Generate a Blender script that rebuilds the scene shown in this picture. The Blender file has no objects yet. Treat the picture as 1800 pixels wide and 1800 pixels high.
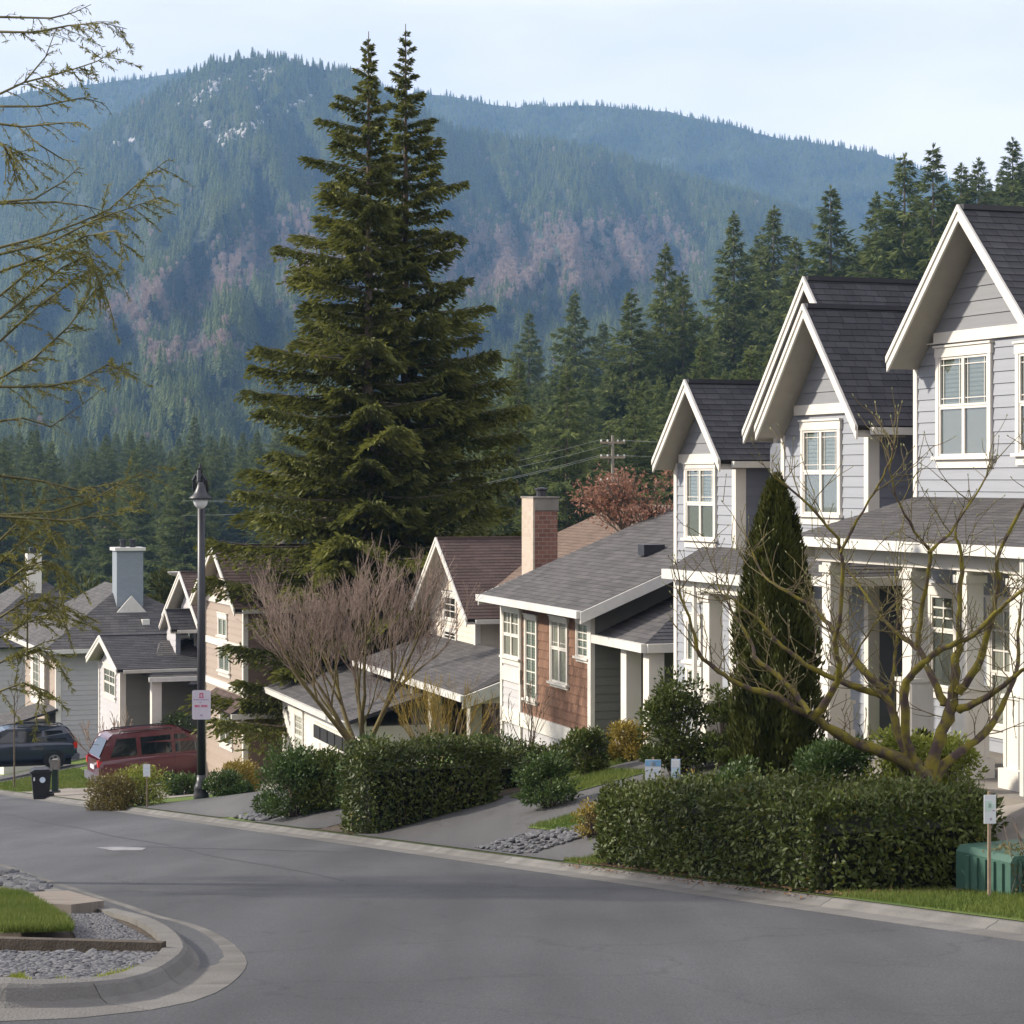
import bpy, math, random
import numpy as np
from mathutils import Matrix, Vector

SC = bpy.context.scene
COL = SC.collection
rng = np.random.default_rng(7)
random.seed(7)

# ------------------------------------------------------------------ camera
cam = bpy.data.cameras.new('camera')
cam.lens = 80; cam.sensor_width = 36; cam.sensor_fit = 'HORIZONTAL'
cam.shift_y = -57 / 1800; cam.clip_start = .5; cam.clip_end = 30000
camo = bpy.data.objects.new('camera', cam); COL.objects.link(camo)
camo.location = (0, 0, 0); camo.rotation_euler = (math.radians(90), 0, 0)
SC.camera = camo

# ------------------------------------------------------------------ light
SUN_DIR = Vector((-.87, .13, .47)).normalized()      # towards the sun: left, a little beyond, low
SUN_EL = math.asin(SUN_DIR.z)
wd = bpy.data.worlds.new('World'); SC.world = wd; wd.use_nodes = True
nt = wd.node_tree; nt.nodes.clear()
wo = nt.nodes.new('ShaderNodeOutputWorld'); bg = nt.nodes.new('ShaderNodeBackground')
sky = nt.nodes.new('ShaderNodeTexSky'); sky.sky_type = 'NISHITA'; sky.sun_disc = False
sky.sun_elevation = SUN_EL; sky.sun_rotation = math.atan2(SUN_DIR.x, SUN_DIR.y)
sky.air_density = 1.0; sky.dust_density = 1.5
tc = nt.nodes.new('ShaderNodeTexCoord'); mp = nt.nodes.new('ShaderNodeMapping')
mp.inputs['Scale'].default_value = (1.6, 1.6, 6.0); mp.inputs['Location'].default_value = (.35, .2, .4)
nz = nt.nodes.new('ShaderNodeTexNoise'); nz.inputs['Scale'].default_value = 1.7
nz.inputs['Detail'].default_value = 7; nz.inputs['Roughness'].default_value = .52
rp = nt.nodes.new('ShaderNodeValToRGB')
rp.color_ramp.elements[0].position = .38; rp.color_ramp.elements[0].color = (.5, .5, .5, 1)
rp.color_ramp.elements[1].position = .58; rp.color_ramp.elements[1].color = (1, 1, 1, 1)
mx = nt.nodes.new('ShaderNodeMix'); mx.data_type = 'RGBA'
mx.inputs[7].default_value = (9.2, 8.7, 9.0, 1)      # thin bright cloud
hs = nt.nodes.new('ShaderNodeMix'); hs.data_type = 'RGBA'; hs.inputs[0].default_value = .62
hs.inputs[7].default_value = (6.7, 7.0, 8.3, 1)      # high haze veil over the blue
L = nt.links.new
L(tc.outputs['Generated'], mp.inputs[0]); L(mp.outputs[0], nz.inputs['Vector']); L(nz.outputs[0], rp.inputs[0])
L(sky.outputs[0], hs.inputs[6]); L(hs.outputs[2], mx.inputs[6]); L(rp.outputs[0], mx.inputs[0])
L(mx.outputs[2], bg.inputs[0]); bg.inputs[1].default_value = .10; L(bg.outputs[0], wo.inputs[0])
sl = bpy.data.lights.new('sun', 'SUN'); sl.energy = 5.0; sl.angle = math.radians(3.5); sl.color = (1, .92, .80)
so = bpy.data.objects.new('sun', sl); COL.objects.link(so)
so.rotation_euler = SUN_DIR.to_track_quat('Z', 'Y').to_euler(); so.location = (-60, 20, 60)
SC.view_settings.view_transform = 'Standard'; SC.view_settings.look = 'None'
SC.view_settings.gamma = 1; SC.view_settings.exposure = 0.56; SC.view_settings.use_curve_mapping = False
SC.cycles.use_denoising = True; SC.cycles.max_bounces = 6; SC.cycles.diffuse_bounces = 2
SC.cycles.glossy_bounces = 2; SC.cycles.transmission_bounces = 3; SC.cycles.transparent_max_bounces = 8
SC.cycles.volume_bounces = 0; SC.cycles.caustics_reflective = False; SC.cycles.caustics_refractive = False
SC.cycles.sample_clamp_indirect = 4

# ------------------------------------------------------------------ frames
FP = 4000.0
TH = math.atan(1500 / 4000); TH4 = math.radians(17.4)
def at(u, v, d): return Vector(((u - 900) / FP * d, d, (843 - v) / FP * d))
class Frame:                       # a street frame: X across the street, Y along it, both level
    def __init__(s, th): s.th, s.c, s.s = th, math.cos(th), math.sin(th)
    def W(s, X, Y, z=0): return Vector((X * s.c - Y * s.s, X * s.s + Y * s.c, z))
    def inv(s, x, y): return x * s.c + y * s.s, -x * s.s + y * s.c
    def fac(s, u, v, X):
        k = (u - 900) / FP; Y = X * (s.c - k * s.s) / (s.s + k * s.c); y = X * s.s + Y * s.c
        return Y, (843 - v) / FP * y
    def side(s, u, v, Y):
        k = (u - 900) / FP; X = Y * (s.s + k * s.c) / (s.c - k * s.s); y = X * s.s + Y * s.c
        return X, (843 - v) / FP * y
T = Frame(TH); T4 = Frame(TH4)

# ------------------------------------------------------------------ terrain
def sstep(a, b, x):
    t = np.clip((x - a) / (b - a), 0, 1); return t * t * (3 - 2 * t)
def plane_z(y):
    y = np.asarray(y, float)
    return np.where(y < 95, -1.6 - .117 * y, -12.715 - 8.19 * (1 - (1 - np.clip((y - 95) / 140, 0, 1)) ** 2))
def rise(X, Y):
    k = np.interp(Y, [0, 20, 27, 48, 58, 75, 85, 110], [0, 0, .25, .25, .08, .06, .2, .22])
    lin = .10 + k * np.clip(X - 11.2, 0, 5.6)
    flat = .10 + 1.1 * sstep(13.3, 15.2, X)
    w = sstep(20.5, 26.5, Y)
    return flat * (1 - w) + lin * w
def ground_z(x, y):
    x = np.asarray(x, float); y = np.asarray(y, float)
    X, Y = x * T.c + y * T.s, -x * T.s + y * T.c
    z = plane_z(y) + np.where(X > 10.9, rise(X, Y), -.10)
    h = sstep(110, 320, y) * np.log1p(np.exp((x + 6) * .05)) / .05 * .42 * (1 + .3 * sstep(200, 500, y))
    h = h + sstep(250, 700, y) * sstep(40, -120, x) * 6
    return z + np.minimum(h, 130)
def gz(x, y): return float(ground_z(x, y))
def GW(X, Y, dz=0, fr=T):
    p = fr.W(X, Y); p.z = gz(p.x, p.y) + dz; return p

# ------------------------------------------------------------------ materials
def new_mat(name):
    m = bpy.data.materials.new(name); m.use_nodes = True
    return m, m.node_tree, m.node_tree.nodes['Principled BSDF']
def M(name, c1, c2=None, rough=.7, mode='noise', scale=6, detail=4, bump=0, bscale=60, spec=.3, stretch=None, coat=0, dirt=0, metallic=0, transl=0, lo=.3, hi=.7):
    m, t, b = new_mat(name); n = t.nodes; l = t.links.new
    c2 = c2 or tuple(x * .82 for x in c1)
    b.inputs['Roughness'].default_value = rough; b.inputs['Specular IOR Level'].default_value = spec
    b.inputs['Coat Weight'].default_value = coat; b.inputs['Metallic'].default_value = metallic
    tc = n.new('ShaderNodeTexCoord'); vec = tc.outputs['Object']
    if stretch:
        mp = n.new('ShaderNodeMapping'); mp.inputs['Scale'].default_value = stretch; l(vec, mp.inputs[0]); vec = mp.outputs[0]
    ns = n.new('ShaderNodeTexNoise'); ns.inputs['Scale'].default_value = scale; ns.inputs['Detail'].default_value = detail
    l(vec, ns.inputs['Vector'])
    mr = n.new('ShaderNodeMapRange'); mr.inputs[1].default_value = lo; mr.inputs[2].default_value = hi; l(ns.outputs[0], mr.inputs[0])
    fac = mr.outputs[0]
    if mode in ('obj', 'attr'):
        if mode == 'obj':
            oi = n.new('ShaderNodeObjectInfo'); r = oi.outputs['Random']
        else:
            oi = n.new('ShaderNodeAttribute'); oi.attribute_name = 'rnd'; r = oi.outputs['Fac']
        mm = n.new('ShaderNodeMath'); mm.operation = 'MULTIPLY_ADD'; mm.inputs[1].default_value = .65
        l(r, mm.inputs[0]); m2 = n.new('ShaderNodeMath'); m2.operation = 'MULTIPLY'; m2.inputs[1].default_value = .35
        l(fac, m2.inputs[0]); l(m2.outputs[0], mm.inputs[2]); fac = mm.outputs[0]
    mx = n.new('ShaderNodeMix'); mx.data_type = 'RGBA'
    mx.inputs[6].default_value = (*c1, 1); mx.inputs[7].default_value = (*c2, 1); l(fac, mx.inputs[0])
    out = mx.outputs[2]
    if dirt:
        d = n.new('ShaderNodeTexNoise'); d.inputs['Scale'].default_value = 1.1; d.inputs['Detail'].default_value = 6; l(vec, d.inputs['Vector'])
        dr = n.new('ShaderNodeMapRange'); dr.inputs[1].default_value = .45; dr.inputs[2].default_value = .75; dr.inputs[4].default_value = dirt; l(d.outputs[0], dr.inputs[0])
        dm = n.new('ShaderNodeMix'); dm.data_type = 'RGBA'; dm.inputs[7].default_value = (*[x * .45 for x in c1], 1)
        l(dr.outputs[0], dm.inputs[0]); l(out, dm.inputs[6]); out = dm.outputs[2]
    l(out, b.inputs['Base Color'])
    if bump:
        bn = n.new('ShaderNodeTexNoise'); bn.inputs['Scale'].default_value = bscale; bn.inputs['Detail'].default_value = 3; l(vec, bn.inputs['Vector'])
        bp = n.new('ShaderNodeBump'); bp.inputs['Strength'].default_value = bump; bp.inputs['Distance'].default_value = .02
        l(bn.outputs[0], bp.inputs['Height']); l(bp.outputs[0], b.inputs['Normal'])
    if transl:
        tr = n.new('ShaderNodeBsdfTranslucent'); l(out, tr.inputs[0]); ms = n.new('ShaderNodeMixShader'); ms.inputs[0].default_value = transl
        l(b.outputs[0], ms.inputs[1]); l(tr.outputs[0], ms.inputs[2]); l(ms.outputs[0], n['Material Output'].inputs[0])
    return m
MT = {}
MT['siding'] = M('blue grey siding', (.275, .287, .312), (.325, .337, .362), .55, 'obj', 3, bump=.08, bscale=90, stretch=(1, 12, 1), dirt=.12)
MT['shadesiding'] = M('shade darkened blue siding', (.15, .16, .195), (.18, .19, .225), .55, 'obj', 3, stretch=(1, 12, 1), dirt=.12)  # darker copy of the siding; shade on the side walls put into its colour
MT['gable'] = M('grey gable siding', (.215, .22, .23), (.26, .265, .275), .6, 'obj', 3, bump=.1, bscale=90, stretch=(1, 12, 1), dirt=.15)
MT['sheath'] = M('wall sheathing', (.20, .21, .24), None, .8)
MT['white'] = M('cream white trim', (.74, .70, .63), (.68, .64, .57), .45, 'noise', 3, dirt=.28)
MT['soffit'] = M('soffit paint', (.38, .35, .295), (.34, .315, .265), .6)
MT['gutter'] = M('white gutter', (.70, .68, .63), (.62, .60, .55), .35, dirt=.25)
MT['shingle'] = M('charcoal roof shingles', (.038, .038, .043), (.078, .077, .084), .9, 'obj', 5, bump=.5, bscale=160, lo=.2, hi=.8)
MT['roofbase'] = M('roof underlay', (.04, .038, .042), None, .95)
MT['porchroof'] = M('weathered grey shingles', (.058, .056, .057), (.115, .108, .106), .92, 'obj', 2, bump=.5, bscale=120)
MT['porchroof_a'] = M('grey shingle courses', (.058, .056, .057), (.115, .108, .106), .92, 'attr', 1.2, bump=.5, bscale=120)
MT['brownroof_a'] = M('brown shingle courses', (.068, .046, .040), (.112, .077, .067), .92, 'attr', 1.2, bump=.5, bscale=120)
MT['tanroof_a'] = M('tan brown shingle courses', (.12, .086, .066), (.18, .128, .098), .92, 'attr', 1.2, bump=.5, bscale=120)
MT['shake'] = M('red brown wall shakes', (.135, .072, .045), (.245, .135, .088), .85, 'obj', 9, bump=.3, bscale=40, stretch=(9, 1, 1))
MT['concrete'] = M('old concrete', (.20, .18, .155), (.28, .255, .225), .9, 'noise', 2.5, 8, bump=.3, bscale=60, dirt=.4)
MT['curb'] = M('curb concrete', (.112, .106, .097), (.178, .171, .158), .9, 'obj', 3, 8, bump=.6, bscale=55, dirt=.75)
MT['beige'] = M('beige siding', (.60, .52, .42), (.66, .58, .48), .6, 'obj', 3, dirt=.1)
MT['pink'] = M('pinkish tan siding', (.32, .258, .205), (.37, .30, .245), .65, 'obj', 3, dirt=.1)
MT['grey'] = M('light grey siding', (.44, .425, .43), (.50, .48, .48), .65, 'obj', 3, dirt=.1)
MT['greygreen'] = M('dark grey green siding', (.16, .16, .145), (.19, .19, .17), .7, 'obj', 3)
MT['brownwall'] = M('brown siding', (.20, .14, .11), (.24, .17, .135), .7, 'obj', 3)
MT['dark'] = M('dark opening', (.02, .02, .022), None, .7)
MT['door'] = M('dark painted door', (.035, .03, .035), (.05, .045, .05), .4)
MT['blackm'] = M('black metal', (.018, .019, .024), (.026, .027, .032), .42, spec=.5)
MT['plastic'] = M('black bin plastic', (.016, .017, .02), (.024, .025, .028), .5)
MT['bark'] = M('grey brown bark', (.10, .075, .055), (.20, .16, .125), .95, 'noise', 14, 6, bump=.6, bscale=50)
MT['stone'] = M('grey stone', (.062, .064, .070), (.165, .165, .172), .85, 'obj', 6, bump=.3, bscale=30)
MT['stone_a'] = M('grey gravel', (.060, .062, .070), (.165, .162, .165), .85, 'attr', 6)
def blind_mat():
    m, t, b = new_mat('window blinds'); n = t.nodes; l = t.links.new
    tc = n.new('ShaderNodeTexCoord'); sx = n.new('ShaderNodeSeparateXYZ'); l(tc.outputs['Object'], sx.inputs[0])
    mu = n.new('ShaderNodeMath'); mu.operation = 'MULTIPLY'; mu.inputs[1].default_value = 16; l(sx.outputs[1], mu.inputs[0])
    fr = n.new('ShaderNodeMath'); fr.operation = 'FRACT'; l(mu.outputs[0], fr.inputs[0])
    r = n.new('ShaderNodeValToRGB'); e = r.color_ramp.elements
    e[0].position = .0; e[0].color = (.07, .09, .085, 1); e[1].position = .45; e[1].color = (.30, .345, .31, 1)
    l(fr.outputs[0], r.inputs[0])
    oi = n.new('ShaderNodeObjectInfo'); hr = n.new('ShaderNodeMapRange'); hr.inputs[3].default_value = .55; hr.inputs[4].default_value = 1.25; l(oi.outputs['Random'], hr.inputs[0])
    hm = n.new('ShaderNodeMix'); hm.data_type = 'RGBA'; hm.blend_type = 'MULTIPLY'; hm.inputs[0].default_value = 1; l(r.outputs[0], hm.inputs[6]); l(hr.outputs[0], hm.inputs[7]); l(hm.outputs[2], b.inputs['Base Color']); b.inputs['Roughness'].default_value = .6
    bp = n.new('ShaderNodeBump'); bp.inputs['Strength'].default_value = .6; bp.inputs['Distance'].default_value = .02
    l(fr.outputs[0], bp.inputs['Height']); l(bp.outputs[0], b.inputs['Normal'])
    return m
MT['blind'] = blind_mat()
def glass_mat(name, tint=(.95, .97, .95), refl=.07):
    m = bpy.data.materials.new(name); m.use_nodes = True; t = m.node_tree; n = t.nodes; l = t.links.new
    n.remove(n['Principled BSDF'])
    tr = n.new('ShaderNodeBsdfTransparent'); tr.inputs[0].default_value = (*tint, 1)
    gl = n.new('ShaderNodeBsdfGlossy'); gl.inputs['Roughness'].default_value = .02; gl.inputs[0].default_value = (.9, .9, .9, 1)
    lw = n.new('ShaderNodeLayerWeight'); lw.inputs[0].default_value = .25
    mr = n.new('ShaderNodeMapRange'); mr.inputs[3].default_value = refl; mr.inputs[4].default_value = .32; l(lw.outputs[1], mr.inputs[0])
    ms = n.new('ShaderNodeMixShader'); l(mr.outputs[0], ms.inputs[0]); l(tr.outputs[0], ms.inputs[1]); l(gl.outputs[0], ms.inputs[2])
    l(ms.outputs[0], n['Material Output'].inputs[0]); return m
MT['glass'] = glass_mat('window glass')
MT['carglass'] = M('dark car glass', (.012, .016, .018), None, .05, spec=.8)
def leafM(name, c1, c2, rough=.5, spec=.35, transl=.22): return M(name, c1, c2, rough, 'attr', .9, 2, spec=spec, transl=transl)
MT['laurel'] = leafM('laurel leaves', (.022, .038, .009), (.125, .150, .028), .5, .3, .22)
MT['boxleaf'] = leafM('shrub leaves', (.028, .055, .014), (.10, .15, .035))
MT['lime'] = leafM('lime green leaves', (.13, .165, .02), (.32, .34, .055))
MT['yellow'] = leafM('yellow green leaves', (.17, .13, .022), (.36, .27, .05))
MT['rust'] = leafM('rusty olive leaves', (.10, .075, .022), (.19, .16, .04))
MT['thuja'] = leafM('cedar foliage', (.018, .028, .006), (.085, .088, .016), .7, .2)
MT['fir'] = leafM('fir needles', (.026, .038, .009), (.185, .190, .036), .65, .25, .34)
MT['firtip'] = leafM('hemlock needles', (.09, .10, .025), (.27, .25, .06), .65, .25, .3)
MT['hillfir'] = leafM('hillside conifer needles', (.030, .055, .020), (.20, .225, .070), .8, .1, .32)
MT['russet'] = leafM('withered russet leaves', (.22, .105, .07), (.38, .21, .15), .8, .1, .3)
MT['twig'] = M('reddish twigs', (.205, .150, .120), (.30, .228, .185), .9, 'noise', 1.5)
MT['twighaze'] = leafM('bare twigs', (.26, .19, .16), (.42, .31, .265), .9, .1, .2)
MT['moss'] = M('mossy bark', (.185, .155, .024), (.080, .056, .050), .95, 'noise', 7, 6, bump=.5, bscale=50, lo=.42, hi=.6)
MT['mossy'] = M('mossy grey bark', (.17, .14, .045), (.10, .075, .05), .95, 'noise', 3, 5, bump=.4, bscale=50)
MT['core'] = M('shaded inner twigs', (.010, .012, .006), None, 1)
MT['grass'] = leafM('grass blades', (.05, .10, .014), (.185, .205, .05), .6, .2, .3)

# ------------------------------------------------------------------ mesh helpers
def np_mesh(name, V, Q, rnd=None, smooth=False):
    V = np.asarray(V, np.float32); Q = np.asarray(Q, np.int32); k = Q.shape[1]; m = len(Q)
    me = bpy.data.meshes.new(name); me.vertices.add(len(V)); me.vertices.foreach_set('co', V.ravel())
    me.loops.add(m * k); me.loops.foreach_set('vertex_index', Q.ravel())
    me.polygons.add(m); me.polygons.foreach_set('loop_start', np.arange(0, m * k, k, dtype=np.int32))
    try: me.polygons.foreach_set('loop_total', np.full(m, k, np.int32))
    except Exception: pass
    if smooth: me.polygons.foreach_set('use_smooth', np.ones(m, bool))
    if rnd is not None:
        a = me.attributes.new('rnd', 'FLOAT', 'FACE'); a.data.foreach_set('value', np.asarray(rnd, np.float32))
    me.update(calc_edges=True); return me
def add(name, me, mat, parent=None, basis=None, loc=None):
    o = bpy.data.objects.new(name, me); COL.objects.link(o)
    if mat is not None and me is not None and len(me.materials) == 0: me.materials.append(MT[mat] if isinstance(mat, str) else mat)
    if parent is not None: o.parent = parent
    if basis is not None: o.matrix_basis = basis
    if loc is not None: o.location = loc
    return o
def tag(o, label=None, cat=None, group=None, kind=None):
    if label: o['label'] = label
    if cat: o['category'] = cat
    if group: o['group'] = group
    if kind: o['kind'] = kind
    return o
def thing(name, label, cat, loc=(0, 0, 0), rz=0, group=None):
    o = bpy.data.objects.new(name, None); COL.objects.link(o); o.location = loc; o.rotation_euler = (0, 0, rz)
    o.empty_display_size = .2
    return tag(o, label, cat, group)
class MB:
    def __init__(s): s.v, s.f = [], []
    def face(s, pts): i = len(s.v); s.v += [tuple(p) for p in pts]; s.f.append(tuple(range(i, i + len(pts)))); return s
    def box(s, x0, x1, y0, y1, z0, z1):
        i = len(s.v); s.v += [(x, y, z) for z in (z0, z1) for y in (y0, y1) for x in (x0, x1)]
        s.f += [tuple(i + k for k in q) for q in ((0, 2, 3, 1), (4, 5, 7, 6), (0, 1, 5, 4), (2, 6, 7, 3), (0, 4, 6, 2), (1, 3, 7, 5))]; return s
    def prism(s, poly, z0, z1, ax=2):     # polygon extruded along an axis
        i = len(s.v); n = len(poly)
        def mk(p, h): return [(p[0], p[1], h), (p[0], h, p[1]), (h, p[0], p[1])][2 - ax]
        s.v += [mk(p, z0) for p in poly] + [mk(p, z1) for p in poly]
        s.f += [tuple(i + k for k in reversed(range(n))), tuple(i + n + k for k in range(n))]
        s.f += [(i + k, i + (k + 1) % n, i + n + (k + 1) % n, i + n + k) for k in range(n)]; return s
    def lathe(s, prof, n=16, c=(0, 0)):
        i = len(s.v)
        for r, z in prof:
            s.v += [(c[0] + r * math.cos(a), c[1] + r * math.sin(a), z) for a in np.linspace(0, 2 * math.pi, n, endpoint=False)]
        for j in range(len(prof) - 1):
            for k in range(n): s.f.append((i + j * n + k, i + j * n + (k + 1) % n, i + (j + 1) * n + (k + 1) % n, i + (j + 1) * n + k))
        s.f.append(tuple(i + k for k in reversed(range(n)))); s.f.append(tuple(i + (len(prof) - 1) * n + k for k in range(n))); return s
    def mesh(s, name='mesh', smooth=False):
        me = bpy.data.meshes.new(name); me.from_pydata(s.v, [], s.f)
        if smooth: me.polygons.foreach_set('use_smooth', np.ones(len(me.polygons), bool))
        me.update(); return me
    def obj(s, name, mat, parent=None, basis=None, loc=None, smooth=False): return add(name, s.mesh(name, smooth), mat, parent, basis, loc)
def segs(P0, P1, R0, R1, n=4):
    """tapered straight tubes, one per row"""
    P0, P1 = np.asarray(P0, float), np.asarray(P1, float); R0 = np.asarray(R0, float)[:, None, None]; R1 = np.asarray(R1, float)[:, None, None]
    d = P1 - P0; d /= np.linalg.norm(d, axis=1)[:, None] + 1e-9
    ref = np.where(np.abs(d[:, 2:3]) > .9, np.array([[1., 0, 0]]), np.array([[0, 0, 1.]]))
    a = np.cross(d, ref); a /= np.linalg.norm(a, axis=1)[:, None] + 1e-9; b = np.cross(d, a)
    th = np.arange(n) * 2 * math.pi / n
    ring = a[:, None] * np.cos(th)[None, :, None] + b[:, None] * np.sin(th)[None, :, None]
    V = np.concatenate([P0[:, None] + ring * R0, P1[:, None] + ring * R1], 1).reshape(-1, 3)
    base = (np.arange(len(P0)) * 2 * n)[:, None]; k = np.arange(n); k2 = (k + 1) % n
    Q = np.stack([base + k, base + k2, base + n + k2, base + n + k], -1).reshape(-1, 4)
    return V, Q
class Sticks:
    def __init__(s): s.a, s.b, s.r, s.q = [], [], [], []
    def seg(s, p, q, r0, r1): s.a.append(tuple(p)); s.b.append(tuple(q)); s.r.append(r0); s.q.append(r1)
    def line(s, pts, r0, r1):
        n = len(pts) - 1
        for i in range(n): s.seg(pts[i], pts[i + 1], r0 + (r1 - r0) * i / n, r0 + (r1 - r0) * (i + 1) / n)
    def obj(s, name, mat, parent=None, n=4, loc=None, off=None):
        a, b = np.array(s.a), np.array(s.b)
        if off is not None: a = a - np.array(off); b = b - np.array(off)
        V, Q = segs(a, b, s.r, s.q, n); return add(name, np_mesh(name, V, Q, smooth=True), mat, parent, loc=loc)
def tubes(name, lines, mat, parent=None, n=8):
    """continuous tapering tubes with mitred joints: lines = [(points, radii)]"""
    V, Q = [], []; base = 0
    for pts, rad in lines:
        P = np.array([tuple(p) for p in pts]); m = len(P); t = np.gradient(P, axis=0); t /= np.linalg.norm(t, axis=1)[:, None] + 1e-9
        a = np.cross(t[0], [.3, .9, .2]); a /= np.linalg.norm(a)
        for i in range(m):
            a = a - t[i] * a.dot(t[i]); a /= np.linalg.norm(a) + 1e-9; b = np.cross(t[i], a)
            for k in range(n):
                th = 2 * math.pi * k / n; V.append(P[i] + (a * math.cos(th) + b * math.sin(th)) * rad[i] * (1 + .07 * math.sin(3 * th + i * .7)))
        for i in range(m - 1):
            for k in range(n): Q.append((base + i * n + k, base + i * n + (k + 1) % n, base + (i + 1) * n + (k + 1) % n, base + (i + 1) * n + k))
        base += m * n
    return add(name, np_mesh(name, np.array(V), np.array(Q), smooth=True), mat, parent)
def unit(a): return a / (np.linalg.norm(a, axis=-1, keepdims=True) + 1e-9)
def rdir(n): return unit(rng.normal(size=(n, 3)))
def kites(C, D, N, Ln, Wd, mid=.45):
    """leaf shaped quads: base C, direction D, face normal near N"""
    S = unit(np.cross(D, N)); Ln = np.asarray(Ln)[:, None]; Wd = np.asarray(Wd)[:, None]
    V = np.stack([C, C + D * Ln * mid + S * Wd * .5, C + D * Ln, C + D * Ln * mid - S * Wd * .5], 1).reshape(-1, 3)
    return V, np.arange(len(C) * 4).reshape(-1, 4)
def leaf_obj(name, C, D, N, Ln, Wd, mat, parent=None, rnd=None, loc=None):
    V, Q = kites(C, D, N, Ln, Wd)
    return add(name, np_mesh(name, V, Q, rng.random(len(C)) if rnd is None else rnd), mat, parent, loc=loc)

# ------------------------------------------------------------------ pieces on a plane
def face_part(H, name, pts, mat, thick=.08, parent=None):
    """a slab whose outer face is the polygon pts (counter-clockwise from outside, first edge lowest)"""
    o = Vector(H['O']); p = [Vector(q) - o for q in pts]
    u = (p[1] - p[0]).normalized(); n = Vector((0, 0, 0))
    for i in range(len(p)): n += (p[i] - p[0]).cross(p[(i + 1) % len(p)] - p[0])
    n.normalize(); v = n.cross(u)
    B = Matrix((( u.x, v.x, n.x, p[0].x), (u.y, v.y, n.y, p[0].y), (u.z, v.z, n.z, p[0].z), (0, 0, 0, 1)))
    poly = [((q - p[0]).dot(u), (q - p[0]).dot(v)) for q in p]
    ob = MB().prism(poly, -thick, 0).obj(name, mat, H['e'] if parent is None else parent, B)
    return ob, poly
def clip(poly, s0, s1, t0, t1):
    for ax, val, sg in ((0, s0, 1), (0, s1, -1), (1, t0, 1), (1, t1, -1)):
        out = []
        for i in range(len(poly)):
            a, b = poly[i], poly[(i + 1) % len(poly)]
            da, db = (a[ax] - val) * sg, (b[ax] - val) * sg
            if da >= 0: out.append(a)
            if (da > 0 and db < 0) or (da < 0 and db > 0):
                k = da / (da - db); out.append((a[0] + (b[0] - a[0]) * k, a[1] + (b[1] - a[1]) * k))
        poly = out
        if len(poly) < 3: return []
    return poly
def parea(p): return abs(sum(p[i][0] * p[(i + 1) % len(p)][1] - p[(i + 1) % len(p)][0] * p[i][1] for i in range(len(p)))) / 2
PC = {}
def pieces(part, poly, ch, tw, th, mat, name, holes=(), objs=True, lim=None, gap=.006, jit=.0, most=300, z0=.001):
    """lay courses of shingles or boards on a face: each one a prism, thick at its lower edge"""
    S = [p[0] for p in poly]; Tt = [p[1] for p in poly]; rest = MB(); rr = []; cnt = 0
    n = max(1, int(math.ceil(max(Tt) / ch - .02)))
    for i in range(n):
        t0, t1 = i * ch, (i + 1) * ch
        s = min(S) - (random.random() * tw if tw < 2.5 else random.random() * 2)
        while s < max(S):
            w = tw * (1 + random.uniform(-jit, jit)); spans = [(s, s + w - gap)]
            for (h0, h1, g0, g1) in holes:
                if g0 < (t0 + t1) / 2 < g1:
                    ns = []
                    for a, b in spans:
                        if b <= h0 or a >= h1: ns.append((a, b))
                        else:
                            if a < h0: ns.append((a, h0))
                            if b > h1: ns.append((h1, b))
                    spans = ns
            for a, b in spans:
                q = clip(poly, a, b, t0, t1)
                if len(q) < 3 or parea(q) < .12 * ch * min(tw, .3): continue
                cx, cy = sum(p[0] for p in q) / len(q), sum(p[1] for p in q) / len(q)
                zz = lambda t: z0 + th * (1 - .85 * (t - t0) / ch)
                use = objs and cnt < most and (lim is None or (lim[0] < cx < lim[1] and lim[2] < cy < lim[3]))
                if use:
                    cnt += 1; full = len(q) == 4 and abs(parea(q) - (b - a) * ch) < 1e-6
                    key = (round(b - a, 3), ch, th, mat, z0) if full else None
                    me = PC.get(key) if key else None
                    if me is None:
                        mb = MB(); k = len(q)
                        mb.v = [(p[0] - cx, p[1] - cy, zz(p[1])) for p in q] + [(p[0] - cx, p[1] - cy, 0) for p in q]
                        mb.f = [tuple(range(k))] + [(j, j + k, (j + 1) % k + k, (j + 1) % k) for j in range(k)]
                        me = mb.mesh(name); me.materials.append(MT[mat])
                        if key: PC[key] = me
                    add(name, me, None, part, loc=(cx, cy, 0))
                else:
                    k = len(q); j0 = len(rest.v)
                    rest.v += [(p[0], p[1], zz(p[1])) for p in q] + [(p[0], p[1], 0) for p in q]
                    rest.f += [tuple(range(j0, j0 + k))] + [(j0 + j, j0 + j + k, j0 + (j + 1) % k + k, j0 + (j + 1) % k) for j in range(k)]
                    rr += [random.random()] * (k + 1)
            s += w
    if rest.f:
        me = rest.mesh(name + '_courses'); a = me.attributes.new('rnd', 'FLOAT', 'FACE'); a.data.foreach_set('value', np.array(rr, np.float32))
        m2 = mat + '_a' if mat + '_a' in MT else mat
        o = add(name + '_courses', me, m2, part); o['kind'] = 'stuff'
MT['shingle_a'] = M('charcoal shingle courses', (.038, .038, .043), (.075, .074, .081), .9, 'attr', 5, bump=.5, bscale=160)

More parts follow.
